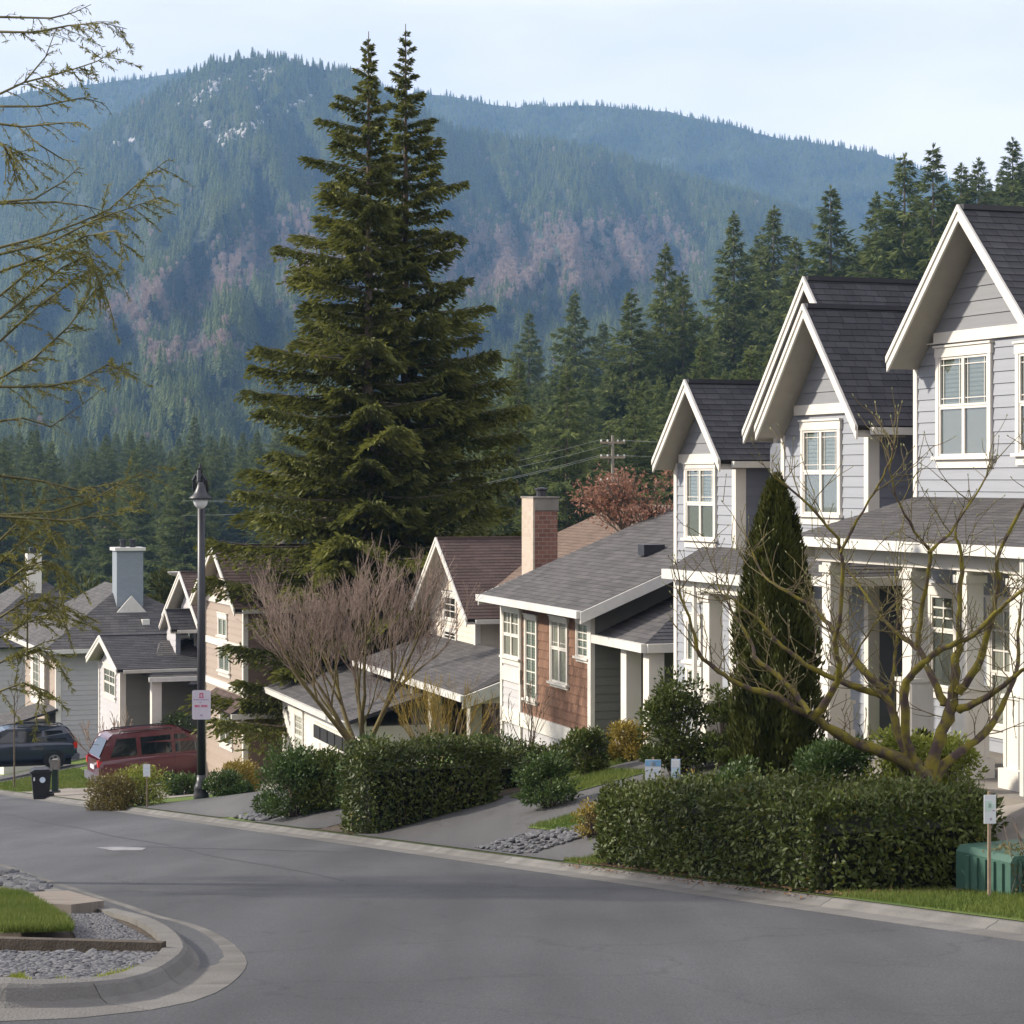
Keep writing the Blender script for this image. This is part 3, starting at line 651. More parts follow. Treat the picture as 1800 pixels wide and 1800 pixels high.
def bare_tree(st, p, d, L, r, lev, maxlev, spread=.5, up=.25, kids=(3, 4), rnd=random, wob=.12, shrink=.66, side=True, minr=.004):
    """recursive bare branching"""
    n = 4 if lev < maxlev else 2; q = Vector(p); d = Vector(d).normalized(); pts = [q.copy()]
    for i in range(n):
        d = (d + Vector((rnd.gauss(0, wob), rnd.gauss(0, wob), rnd.gauss(0, wob) + up * .25))).normalized(); q = q + d * (L / n); pts.append(q.copy())
    r1 = max(minr, r * .62); st.line(pts, max(minr, r), r1)
    if lev >= maxlev: return pts[-1:]
    tips = []
    for k in range(rnd.randint(*kids)):
        t = 1 if k == 0 else rnd.uniform(.35, 1)
        b = pts[min(n, int(t * n + .5))]; ax = Vector((rnd.gauss(0, 1), rnd.gauss(0, 1), rnd.gauss(0, .6))).normalized()
        nd = (d + ax * (spread * (.35 if k == 0 else 1)) + Vector((0, 0, up))).normalized()
        tips += bare_tree(st, b, nd, L * shrink * rnd.uniform(.8, 1.15), r1 * (.9 if k == 0 else .68), lev + 1, maxlev, spread, up, kids, rnd, wob, shrink, side, minr)
    return tips
# ---- far trees, instanced over the slopes as one mass
def far_conifer(seed):
    r = np.random.default_rng(seed); V, F, R = [], [], []
    for k in range(9):
        z = .06 + .94 * k / 9; rad = .17 * (1 - z) ** .8 + .012; m = 8; off = r.random() * 6
        top = z + .20 * (1 - z * .6)
        for j in range(m):
            a = off + j * 2 * math.pi / m + r.normal() * .12; rr = rad * r.uniform(.65, 1.25); i = len(V)
            V += [(0, 0, min(1, top)), (rr * math.cos(a - .34), rr * math.sin(a - .34), z + .01), (rr * 1.25 * math.cos(a), rr * 1.25 * math.sin(a), z - .035), (rr * math.cos(a + .34), rr * math.sin(a + .34), z + .01)]
            F.append((i, i + 1, i + 2, i + 3)); R.append(r.random() * .8 + .2 * z)
    me = np_mesh('far_conifer', np.array(V), np.array(F), R); me.materials.append(MT['hillfir']); return bpy.data.objects.new('far_conifer', me)
def far_bare(seed):
    r = np.random.default_rng(seed); n = 90
    C = np.column_stack([r.normal(size=n) * .09, r.normal(size=n) * .09, .25 + .5 * r.random(n)]); D = unit(np.column_stack([r.normal(size=n) * .45, r.normal(size=n) * .45, np.ones(n)]))
    V, Q = kites(C, D, rdir(n), np.full(n, .26), np.full(n, .045)); me = np_mesh('far_bare', V, Q, r.random(n)); me.materials.append(MT['twighaze']); return bpy.data.objects.new('far_bare', me)
FARC = [far_conifer(s) for s in range(4)]; FARB = [far_bare(s) for s in range(2)]
def scatter(name, label, P, S, kind, src=None):
    me = bpy.data.meshes.new(name); me.vertices.add(len(P)); me.vertices.foreach_set('co', np.asarray(P, np.float32).ravel())
    for nm, val in (('sc', S), ('rz', rng.random(len(P)) * 6.28)): a = me.attributes.new(nm, 'FLOAT', 'POINT'); a.data.foreach_set('value', np.asarray(val, np.float32))
    a = me.attributes.new('pick', 'INT', 'POINT'); a.data.foreach_set('value', np.asarray(kind, np.int32)); me.update()
    o = bpy.data.objects.new(name, me); COL.objects.link(o)
    ng = bpy.data.node_groups.new('scatter_' + name, 'GeometryNodeTree'); ng.interface.new_socket('Geometry', in_out='INPUT', socket_type='NodeSocketGeometry'); ng.interface.new_socket('Geometry', in_out='OUTPUT', socket_type='NodeSocketGeometry')
    n = ng.nodes; l = ng.links.new; gi = n.new('NodeGroupInput'); go = n.new('NodeGroupOutput')
    jn = n.new('GeometryNodeJoinGeometry')
    for s in reversed(src or FARC + FARB):
        oi = n.new('GeometryNodeObjectInfo'); oi.inputs['Object'].default_value = s; oi.inputs['As Instance'].default_value = True; l(oi.outputs['Geometry'], jn.inputs[0])
    ip = n.new('GeometryNodeInstanceOnPoints'); ip.inputs['Pick Instance'].default_value = True
    def attr(nm, ty): a = n.new('GeometryNodeInputNamedAttribute'); a.data_type = ty; a.inputs['Name'].default_value = nm; return a.outputs['Attribute']
    cb = n.new('ShaderNodeCombineXYZ'); l(attr('rz', 'FLOAT'), cb.inputs[2])
    l(gi.outputs[0], ip.inputs['Points']); l(jn.outputs[0], ip.inputs['Instance']); l(attr('pick', 'INT'), ip.inputs['Instance Index'])
    l(cb.outputs[0], ip.inputs['Rotation']); l(attr('sc', 'FLOAT'), ip.inputs['Scale']); l(ip.outputs[0], go.inputs[0])
    md = o.modifiers.new('scatter', 'NODES'); md.node_group = ng
    return tag(o, label, 'forest', kind='stuff')
def seg_dist(u, v, a, b):
    a, b = np.array(a, float), np.array(b, float); d = b - a; t = np.clip(((u - a[0]) * d[0] + (v - a[1]) * d[1]) / d.dot(d), 0, 1)
    return np.hypot(u - a[0] - t * d[0], v - a[1] - t * d[1])
ROCKS = [((345, 178), (400, 140), 11), ((445, 140), (475, 135), 12), ((382, 250), (478, 210), 9), ((455, 190), (460, 182), 5), ((512, 190), (545, 175), 8), ((365, 222), (372, 218), 4), ((305, 190), (330, 180), 5), ((190, 265), (240, 245), 4)]
n = 70000
u = rng.uniform(-350, 2150, n * 2); t = rng.random(n * 2); keep = rng.random(n * 2) < (.22 + .78 * (MBm.df + (MBm.dr - MBm.df) * t) / MBm.dr)
u, t = u[keep][:n], t[keep][:n]; P, v = MBm.pt(u, t)
bm_ = np.maximum.reduce([np.exp(-(seg_dist(u, v, (225, 565), (520, 415)) / 34) ** 2), np.exp(-(seg_dist(u, v, (830, 465), (1150, 455)) / 56) ** 2), .75 * np.exp(-(seg_dist(u, v, (560, 500), (720, 470)) / 50) ** 2), .5 * np.exp(-(seg_dist(u, v, (280, 640), (400, 610)) / 22) ** 2)])
bare = rng.random(len(u)) < np.clip(bm_ * 2.0 * (.95 + .2 * nzz(u * 3, t * 9)), 0.012, .97)
rock = np.zeros(len(u), bool)
for a, b, r_ in ROCKS: rock |= (seg_dist(u, v, a, b) < r_ * 1.0) & (rng.random(len(u)) < .6)
S = rng.uniform(6.5, 14.5, len(u)) * np.where(bare, .72, 1); kind = np.where(bare, 4 + rng.integers(0, 2, len(u)), rng.integers(0, 4, len(u))); k = ~rock
scatter('mountain_forest', 'hazy conifer forest with pinkish bare patches covering the mountain slope', P[k], S[k], kind[k])
n = 26000; u = rng.uniform(-300, 2000, n); t = .25 + .75 * rng.random(n); P, v = MA.pt(u, t)
scatter('mountain_forest', 'blue distant forest on the farthest ridge behind the peak', P, rng.uniform(7.5, 14, n), rng.integers(0, 4, n))
# pale rock faces
MT['rock'] = M('pale granite', (.34, .315, .295), (.54, .515, .49), .9, 'noise', .02, 6)
for a, b, r_ in ROCKS:
    Vs, Fs = [], []; base = 0; m = int(12 + np.hypot(b[0] - a[0], b[1] - a[1]) / 1.6)
    for i in range(m):
        f = rng.random(); uu = a[0] + (b[0] - a[0]) * f + rng.normal() * r_ * .75; vv = a[1] + (b[1] - a[1]) * f + rng.normal() * r_ * .6
        vr = np.interp(uu, MBm.pu, MBm.pv); tt = np.clip((MBm.vf - vv) / (MBm.vf - vr), 0, 1) ** (1 / MBm.pw); p, _ = MBm.pt(np.array([uu]), np.array([tt])); sz = rng.uniform(1.2, 4.0)
        q = SV[i % 6] * np.array([sz * .9, sz * .7, sz * 1.7]); Vs.append(q + p[0]); Fs.append(SF[i % 6] + base); base += len(q)
    o = add('rock_outcrop', np_mesh('rock_outcrop', np.concatenate(Vs), np.concatenate(Fs)), 'rock'); tag(o, kind='structure')

# ================================================================== conifers one can tell apart
CV = []
for s in range(6):
    st, C, D, Ln, R = fir_parts(1.0 * 24, 5.2 + .6 * (s % 3), 150, .65, 5.0, low=.04, droop=.3, seed=20 + s, hang=.6)
    V, Q = segs(np.array(st.a), np.array(st.b), st.r, st.q, 4); tm = np_mesh('trunk', V, Q, smooth=True); tm.materials.append(MT['bark'])
    cm = fir_foliage(C, D, Ln, R, .20); cm.materials.append(MT['hillfir']); CV.append((tm, cm))
BV = []
for s in range(3):
    st = Sticks(); random.seed(50 + s); bare_tree(st, (0, 0, 0), (0, 0, 1), 4.5, .22, 0, 4, .55, .18, (4, 5), shrink=.62, minr=.022)
    V, Q = segs(np.array(st.a), np.array(st.b), st.r, st.q, 3); tm = np_mesh('trunk', V, Q); tm.materials.append(MT['twighaze2'] if 'twighaze2' in MT else MT['twig']); BV.append(tm)
def conifer(x, y, h, lab, grp, v):
    e = thing('conifer_tree', lab, 'tree', (x, y, gz(x, y) - .4), rng.random() * 6.28, grp); s = h / 24; e.scale = (s * rng.uniform(.85, 1.15),) * 2 + (s,)
    add('trunk', CV[v][0], None, e); add('crown', CV[v][1], None, e); return e
def bare_thing(x, y, h, lab, grp, v):
    e = thing('bare_tree', lab, 'tree', (x, y, gz(x, y) - .2), rng.random() * 6.28, grp); s = h / 11.5; e.scale = (s, s, s); add('branches', BV[v], None, e); return e
sky_u = [860, 930, 1010, 1060, 1110, 1170, 1200, 1290, 1360, 1400, 1460, 1540, 1590, 1640, 1690, 1720, 1780, 1860]
sky_v = [600, 540, 505, 560, 500, 420, 470, 365, 355, 410, 318, 330, 262, 245, 280, 270, 235, 230]
pts = []; tries = 0
for u0, v0 in list(zip(sky_u, sky_v))[1:]:
    y = 230 + 60 * random.random() if u0 > 1100 else 300 + 60 * random.random(); pts.append(((u0 - 900) / FP * y, y, (843 - v0) / FP * y))
while len(pts) < 235 and tries < 20000:
    tries += 1; y = 150 + 250 * random.random() ** .9; u0 = random.uniform(850, 1880); x = (u0 - 900) / FP * y
    if any((x - p[0]) ** 2 + ((y - p[1]) * .55) ** 2 < 11 for p in pts): continue
    pts.append((x, y, (843 - (np.interp(u0, sky_u, sky_v) + random.uniform(25, 130))) / FP * y))
for i, (x, y, zt) in enumerate(pts):
    b = gz(x, y); h = zt - b
    if i > 18: h = min(h, random.uniform(15, 27))
    if h < 6: h = random.uniform(8, 12)
    if i > 18 and random.random() < .10: bare_thing(x, y, min(13, h), 'brown bare tree among the conifers on the wooded hill', 'bare trees on the hill', i % 3)
    else: conifer(x, y, h, 'dark green conifer on the wooded hill behind the houses', 'conifers on the hill behind the town houses', i % 6)
lu = [-40, 0, 60, 110, 200, 300, 365, 420, 480, 560, 700, 860]; lv = [770, 760, 745, 770, 760, 725, 690, 735, 705, 720, 700, 620]
pl, tries = [], 0
while len(pl) < 95 and tries < 20000:
    tries += 1; y = 260 + 360 * random.random(); u0 = random.uniform(-40, 870); x = (u0 - 900) / FP * y
    if any((x - p[0]) ** 2 + ((y - p[1]) * .5) ** 2 < 40 for p in pl): continue
    b = gz(x, y); h = min(random.uniform(18, 36), (843 - np.interp(u0, lu, lv) - random.uniform(0, 120)) / FP * y - b)
    if h < 7: h = random.uniform(7, 10)
    pl.append((x, y, h))
for i, (x, y, h) in enumerate(pl):
    if random.random() < .25: bare_thing(x, y, min(12, h), 'pinkish brown bare tree on the valley floor at left', 'bare trees in the valley', i % 3)
    else: conifer(x, y, h, 'blue green conifer in the valley behind the far houses', 'conifers in the valley', i % 6)
SRC = [bpy.data.objects.new('crown', m[1]) for m in CV] + [bpy.data.objects.new('branches', m) for m in BV]
n = 1500; y = rng.uniform(380, 900, n); u = rng.uniform(-250, 2000, n); x = (u - 900) / FP * y; br = rng.random(n) < .16
scatter('valley_forest', 'mixed forest filling the valley below the mountain', np.stack([x, y, ground_z(x, y) - .3], 1), np.where(br, rng.uniform(.7, 1.0, n), rng.uniform(.65, 1.15, n)), np.where(br, rng.integers(6, 9, n), rng.integers(0, 6, n)), SRC)
n = 1100; y = rng.uniform(190, 480, n); u = rng.uniform(840, 1950, n); x = (u - 900) / FP * y; zz_ = ground_z(x, y); br = rng.random(n) < .10
hh = np.minimum(rng.uniform(.55, 1.05, n), ((843 - np.interp(u, sky_u, sky_v) - rng.uniform(15, 95, n)) / FP * y - zz_) / 24); k = hh > .3
scatter('hill_forest', 'dense green conifers closing the gaps on the wooded hill', np.stack([x, y, zz_ - .3], 1)[k], hh[k], np.where(br, rng.integers(6, 9, n), rng.integers(0, 6, n))[k], SRC)
for i in range(26):   # low brushy bare trees just behind the roofs
    y = random.uniform(118, 175); u0 = random.choice([random.uniform(60, 470), random.uniform(860, 1130)]); x = (u0 - 900) / FP * y
    bare_thing(x, y, random.uniform(5, 8.5), 'low bare brushy tree just behind the roofs', 'bare brush behind the houses', i % 3)
# ================================================================== houses
def house(fr, X, Y, z, label, name='house', group=None):
    e = thing(name, label, 'house', fr.W(X, Y, z), fr.th, group)
    return dict(e=e, O=(X, Y, z), fr=fr)
def hbox(H, name, mat, x0, x1, y0, y1, z0, z1, parent=None):
    o = H['O']; return MB().box(x0 - o[0], x1 - o[0], y0 - o[1], y1 - o[1], z0 - o[2], z1 - o[2]).obj(name, mat, parent or H['e'])
def front(H, X, Ya, Yb, z0, z1, mat, brd, ch=.165, holes=(), wins=(), name='front_wall', objs=True, th=.02, base='sheath', piece='lap_board', tw=6.5, extra=None):
    """wall that faces the street; Ya near end, Yb far end; holes given as (Yfar, Ynear, z0, z1)"""
    pts = [(X, Yb, z0), (X, Ya, z0), (X, Ya, z1), (X, Yb, z1)] if extra is None else extra
    w, poly = face_part(H, name, pts, base, .15)
    w['origin'] = (X, Yb, z0)
    hs = [(r[0] - .05, r[1] + .05, r[2] - .05, r[3] + .05) for r in wins]
    pieces(w, poly, ch, tw, th, brd, piece, hs, objs=objs, jit=0 if tw > 2.5 else .38)
    return w
def sidewall(H, Y, Xa, Xb, z0, z1, brd, ch=.165, holes=(), name='side_wall', objs=True, extra=None, base='sheath'):
    pts = [(Xa, Y, z0), (Xb, Y, z0), (Xb, Y, z1), (Xa, Y, z1)] if extra is None else extra
    w, poly = face_part(H, name, pts, base, .15)
    hs = [(a - Xa, b - Xa, c - z0, d - z0) for a, b, c, d in holes]
    if brd: pieces(w, poly, ch, 6.5, .02, brd, 'lap_board', hs, objs=objs)
    return w
def window(H, wall, s0, s1, t0, t1, cols=2, rows=None, split=.5, cas=.08, head=.14, sill=True, trim='white', name='window', blind='blind', grid='prairie', apron=.12):
    """glazed opening s0..s1, t0..t1 on a wall's face: casing, sill, sash bars, panes, blind"""
    B = wall.matrix_basis.copy()
    m = MB().box(s0 - cas, s0, t0, t1, .001, .055).box(s1, s1 + cas, t0, t1, .001, .055)
    m.box(s0 - cas - .015, s1 + cas + .015, t1, t1 + head, .001, .062).box(s0 - cas - .03, s1 + cas + .03, t1 + head, t1 + head + .03, .001, .085)
    if not sill: m.box(s0 - cas, s1 + cas, t0 - cas, t0, .001, .05)
    w = m.obj(name, trim, H['e'], B)
    MB().box(s0, s1, t0 + (t1 - t0) * split * (split < .99), t1, .001, .006).obj('blind', blind, w)
    if split < .99: MB().box(s0, s1, t0, t0 + (t1 - t0) * split, .001, .005).obj('lower_blind', 'screen' if blind == 'blind' else blind, w)
    if sill:
        MB().box(s0 - cas - .05, s1 + cas + .05, t0 - .045, t0, .001, .10).box(s0 - cas, s1 + cas, t0 - .045 - apron, t0 - .045, .001, .045).obj('sill', trim, w)
    fw = .035; cw = (s1 - s0) / cols; tm = t0 + (t1 - t0) * split
    sa = MB(); mu = MB(); has = False
    rowsp = [(t0, tm), (tm, t1)] if split < .99 else [(t0, t1)]
    for c in range(cols):
        a, b = s0 + c * cw, s0 + (c + 1) * cw
        for ri, (p, q) in enumerate(rowsp):
            e1, e2 = .008, .04 if ri == 0 else .046
            sa.box(a + .002, a + fw, p + .002, q - .002, e1, e2).box(b - fw, b - .002, p + .002, q - .002, e1, e2)
            sa.box(a + fw, b - fw, p + .002, p + fw, e1, e2 - .002).box(a + fw, b - fw, q - fw, q - .002, e1, e2 - .002)
            MB().box(a + fw - .004, b - fw + .004, p + fw - .004, q - fw + .004, .018, .022).obj('pane', 'glass', w)
            if ri == len(rowsp) - 1 or grid == 'all':
                g = .012
                if grid == 'prairie':
                    for ss in (a + fw + .07, b - fw - .07): mu.box(ss - g / 2, ss + g / 2, p + fw, q - fw, .0225, .03)
                    for tt in (p + fw + .08, q - fw - .08): mu.box(a + fw, b - fw, tt - g / 2, tt + g / 2, .0226, .0305)
                    has = True
                elif grid:
                    nx, ny = grid if isinstance(grid, tuple) else (2, 2)
                    for k in range(1, nx): ss = a + fw + (b - a - 2 * fw) * k / nx; mu.box(ss - g, ss + g, p + fw, q - fw, .0225, .03)
                    for k in range(1, ny): tt = p + fw + (q - p - 2 * fw) * k / ny; mu.box(a + fw, b - fw, tt - g, tt + g, .0226, .0305)
                    has = True
    sa.obj('sash', trim, w)
    if has: mu.obj('muntin', trim, w)
    return w
def wpix(fr, X, Yb, z0, u0, v0, u1, v1):
    """pixel rectangle on a street-facing wall -> s,t rectangle of that wall"""
    Ya, za = fr.fac(u0, v0, X); Yc, zc = fr.fac(u1, v1, X)
    return Yb - Ya, Yb - Yc, zc - z0, za - z0
def gable_roof(H, X, Xb, YR, zR, Yap, zap, YL, zL, mat, oh=.5, objs=True, lim=None, trim='white', ch=.135, tw=.24, rake=.2, far=True, name='roof'):
    xf = X - oh
    r1, p1 = face_part(H, name, [(xf, YR, zR), (Xb, YR, zR), (Xb, Yap, zap), (xf, Yap, zap)], 'roofbase', .09)
    pieces(r1, p1, ch, tw, .011, mat, 'shingle', objs=objs, lim=lim, jit=.12)
    r2, p2 = face_part(H, name, [(Xb, YL, zL), (xf, YL, zL), (xf, Yap, zap), (Xb, Yap, zap)], 'roofbase', .09)
    if far: pieces(r2, p2, ch, tw, .011, mat, 'shingle', objs=False, jit=.12)
    hbox(H, 'ridge_cap', mat, xf, Xb, Yap - .09, Yap + .09, zap - .05, zap + .022)
    for (Yf, zf) in ((YR, zR), (YL, zL)):
        dz = .093 * math.hypot(1, (zap - zf) / (Yf - Yap)) + .006
        for nm, xa, d0, d1, mt in (('rake_board', xf - .035, .0, rake, trim), ('shadow_board', xf - .055, -.02, .07, trim)):
            q = [(Yap, zap - d0), (Yf, zf - d0), (Yf, zf - d1), (Yap, zap - d1)]
            o = H['O']; MB().prism([(a - o[1], b - o[2]) for a, b in q], xa - o[0], xa + .033 - o[0], 0).obj(nm, mt, H['e'])
        q = [(Yap, zap - dz), (Yf, zf - dz), (Yf, zf - dz - .02), (Yap, zap - dz - .02)]
        o = H['O']; MB().prism([(a - o[1], b - o[2]) for a, b in q], xf + .002 - o[0], X + .05 - o[0], 0).obj('soffit', 'soffit', H['e'])
    o = H['O']
    for Yf, zf, sg in ((YR, zR, -1), (YL, zL, 1)):
        g = [(Yf, zf - .13), (Yf + sg * .09, zf - .13), (Yf + sg * .12, zf - .02), (Yf, zf - .02)]
        MB().prism([(a - o[1], b - o[2]) for a, b in g], xf + .2 - o[0], Xb - o[0], 0).obj('gutter', 'gutter', H['e'])
    return r1
def roof_face(H, pts, mat, ch=.14, tw=.31, objs=False, thick=.09, lim=None, name='roof'):
    r, p = face_part(H, name, pts, 'roofbase', thick); pieces(r, p, ch, tw, .011, mat, 'shingle', objs=objs, lim=lim, jit=.12); return r
def gable_tri(H, X, Ya, Yb, zb, Yap, ztop, slope, mat, ch=.2, name='gable_wall', objs=True, holes=()):
    """triangle of the gable above the band, under the roof"""
    k = lambda Y: ztop - abs(Y - Yap) * slope
    Ya = max(Ya, Yap - (ztop - zb) / slope); Yb = min(Yb, Yap + (ztop - zb) / slope)
    pts = [(X, Yb, zb), (X, Ya, zb)]
    if k(Ya) > zb + .01: pts.append((X, Ya, k(Ya)))
    pts.append((X, Yap, ztop))
    if k(Yb) > zb + .01: pts.append((X, Yb, k(Yb)))
    w, poly = face_part(H, name, pts, 'sheath', .15); pieces(w, poly, ch, 6.5, .02, mat, 'lap_board', [(Yb - p, Yb - q, r - zb, s - zb) for p, q, r, s in holes], objs=objs); return w
def column(H, X, Y, z0, z1, w=.24, ped=1.12, pw=.34, mat='white'):
    c = hbox(H, 'column', mat, X - w / 2, X + w / 2, Y - w / 2, Y + w / 2, z0 + ped, z1)
    hbox(H, 'capital', mat, X - w / 2 - .035, X + w / 2 + .035, Y - w / 2 - .035, Y + w / 2 + .035, z1 - .16, z1 - .06, c)
    hbox(H, 'pedestal', mat, X - pw / 2, X + pw / 2, Y - pw / 2, Y + pw / 2, z0 + .22, z0 + ped - .05, c)
    hbox(H, 'pedestal_cap', mat, X - pw / 2 - .03, X + pw / 2 + .03, Y - pw / 2 - .03, Y + pw / 2 + .03, z0 + ped - .05, z0 + ped + .0, c)
    hbox(H, 'plinth', mat, X - pw / 2 - .05, X + pw / 2 + .05, Y - pw / 2 - .05, Y + pw / 2 + .05, z0 - .1, z0 + .22, c)
    for s in (-1, 1):
        hbox(H, 'panel_strip', mat, X - pw / 2 - .012, X - pw / 2 + .01, Y + s * (pw / 2 - .035) - .03, Y + s * (pw / 2 - .035) + .03, z0 + .24, z0 + ped - .07, c)
        hbox(H, 'panel_strip', mat, X + s * (pw / 2 - .035) - .03, X + s * (pw / 2 - .035) + .03, Y - pw / 2 - .012, Y - pw / 2 + .01, z0 + .24, z0 + ped - .07, c)
    return c
def shell(H, x0, x1, y0, y1, z0, z1, mat='sheath', name='house_body'): return hbox(H, name, mat, x0, x1, y0, y1, z0, z1)
def downpipe(H, X, Y, z0, z1):
    o = H['O']; m = MB().box(X - o[0] - .03, X - o[0] + .03, Y - o[1] - .04, Y - o[1] + .04, z0 - o[2], z1 - o[2])
    m.box(X - o[0] - .14, X - o[0] + .03, Y - o[1] - .039, Y - o[1] + .039, z0 - o[2] - .05, z0 - o[2] + .02); return m.obj('downpipe', 'gutter', H['e'])

# ---------------------------------------------------------------- town house nearest the camera
H = house(T, 17.2, 27.2, -3.7, 'blue grey town house with tall steep gable, at the right edge of the picture', group='blue grey town houses up the street')
Yap = 27.04; X = 17.2; YR, YL = 25.1, 28.98; z0 = -3.7
sl1 = (3.75 - 1.78) / (28.96 - 27.04)
shell(H, 17.32, 25, 25.03, 29.03, -5, 1.5)
w = front(H, X, 25.02, 29.06, -.33, 1.94, None, 'siding', wins=[wpix(T, X, 29.06, -.33, 1655, 629, 1741, 801), wpix(T, X, 29.06, -.33, 1796, 622, 1870, 795)])
window(H, w, *wpix(T, X, 29.06, -.33, 1655, 629, 1741, 801))
window(H, w, *wpix(T, X, 29.06, -.33, 1796, 622, 1870, 795))
gable_tri(H, X - .03, 25.0, 29.06, 2.09, Yap, 3.58, sl1, 'gable')
hbox(H, 'band_board', 'white', X - .07, X + .05, 25.62, 28.46, 1.94, 2.10); hbox(H, 'band_board', 'white', X - .07, X + .05, 28.46, 28.66, 1.94, 1.96)
hbox(H, 'corner_board', 'white', X - .035, X + .08, 28.98, 29.08, -.33, 1.94)
hbox(H, 'corner_board', 'white', X - .035, X + .08, 25.0, 25.1, -.33, 1.94)
gable_roof(H, X, 26, YR, 1.76, Yap, 3.75, YL, 1.76, 'shingle', lim=(0, 3.4, -1, 9))
# ground floor behind the porch
w = front(H, X, 22.2, 29.06, -3.75, -.50, None, 'siding', name='ground_floor_wall', wins=[wpix(T, X, 29.06, -3.75, 1641, 1045, 1682, 1212), wpix(T, X, 29.06, -3.75, 1746, 1068, 1790, 1282)])
window(H, w, *wpix(T, X, 29.06, -3.75, 1641, 1045, 1682, 1212), cols=1, grid=(2, 3), split=.62, blind='room')
window(H, w, *wpix(T, X, 29.06, -3.75, 1746, 1068, 1790, 1282), cols=1, grid=(2, 3), split=.45, blind='curtain')
hbox(H, 'corner_board', 'white', X - .035, X + .08, 28.98, 29.08, -3.75, -.45)
shell(H, 17.32, 25, 22.2, 25.0, -5, -.4)
roof_face(H, [(15.1, 28.9, -.80), (15.1, 22.0, -.80), (17.25, 22.0, -.24), (17.25, 29.06, -.24)], 'porchroof', .13, .31, True, name='porch_roof', lim=(0, 6.9, -1, 3))
hbox(H, 'porch_gutter', 'gutter', 14.99, 15.10, 22.0, 28.92, -.93, -.80)
hbox(H, 'porch_beam', 'white', 15.30, 15.62, 22.0, 28.6, -1.14, -.90)
hbox(H, 'porch_ceiling', 'soffit', 15.12, 17.1, 22.0, 28.85, -.898, -.87)
hbox(H, 'porch_end', 'white', 15.12, 17.1, 28.80, 28.86, -1.1, -.80)
for Yc in (28.35, 26.14, 24.8, 23.6): column(H, 15.46, Yc, -3.72, -1.14)
s = hbox(H, 'porch_floor', 'concrete', 14.9, 17.2, 21.5, 28.75, -5.0, -3.74)
downpipe(H, 15.1, 23.05, -3.9, -.95)

# ---------------------------------------------------------------- middle town house
H = house(T, 17.2, 32, -4.2, 'blue grey town house with doubled gable, the middle one of the three', group='blue grey town houses up the street')
Yap = 31.55
shell(H, 17.32, 25, 30.45, 33.95, -5.6, .6)
w = front(H, X, 30.43, 33.25, -4.4, 1.03, None, 'siding', wins=[wpix(T, X, 33.25, -4.4, 1416, 757, 1477, 905), wpix(T, X, 33.25, -4.4, 1425, 1070, 1449, 1235)])
window(H, w, *wpix(T, X, 33.25, -4.4, 1416, 757, 1477, 905))
window(H, w, *wpix(T, X, 33.25, -4.4, 1425, 1070, 1449, 1235), cols=1, grid=(2, 3), split=.5, blind='room')
front(H, 17.5, 33.2, 34.1, -4.4, .95, None, 'siding', name='setback_wall')
s2 = (2.73 - .84) / (33.2 - 31.55)
gable_tri(H, X - .03, 30.4, 33.28, 1.18, Yap, 2.56, s2, 'gable')
hbox(H, 'band_board', 'white', X - .07, X + .05, 30.40, 32.75, 1.03, 1.19)
for Ya, Yb, xx in ((30.445, 30.53, X), (33.16, 33.27, X), (34.0, 34.12, 17.5)): hbox(H, 'corner_board', 'white', xx - .035, xx + .3, Ya, Yb, -4.4, 1.03)
hbox(H, 'corner_board', 'white', X - .034, X + .16, 30.40, 30.445, -4.4, .95)
gable_roof(H, X, 20, 29.88, .80, Yap, 2.72, 33.2, .84, 'shingle', objs=False)
gable_roof(H, 17.5, 26, 29.95, .80, 32.1, 3.2, 34.25, .80, 'shingle', lim=(0, 4.0, -1, 9))
sidewall(H, 30.43, 17.2, 25, -4.4, .95, 'shadesiding', name='side_wall')
roof_face(H, [(15.9, 31.8, -1.42), (15.9, 29.25, -1.42), (17.25, 29.25 + 1.1, -.98), (17.25, 31.8, -.98)], 'porchroof', .13, .31, False, name='porch_roof')
roof_face(H, [(15.9, 29.25, -1.42), (19.5, 29.25, -1.42), (19.5, 30.42, -.98), (17.25, 30.42, -.98)], 'porchroof', .13, .31, True, name='porch_roof')
hbox(H, 'porch_gutter', 'gutter', 15.8, 19.5, 29.13, 29.24, -1.55, -1.42)
hbox(H, 'porch_gutter', 'gutter', 15.79, 15.9, 29.25, 31.8, -1.55, -1.42)
hbox(H, 'porch_ceiling', 'soffit', 15.92, 19.4, 29.27, 30.38, -1.53, -1.50)
for q in ((16.2, 29.6), (16.2, 31.4)): column(H, *q, -4.35, -1.53)
hbox(H, 'door', 'door', 17.75, 18.65, 30.36, 30.42, -4.25, -2.1)
hbox(H, 'porch_floor', 'concrete', 15.7, 19.5, 29.1, 31.9, -5.6, -4.36)
downpipe(H, 15.9, 29.3, -4.4, -1.5)

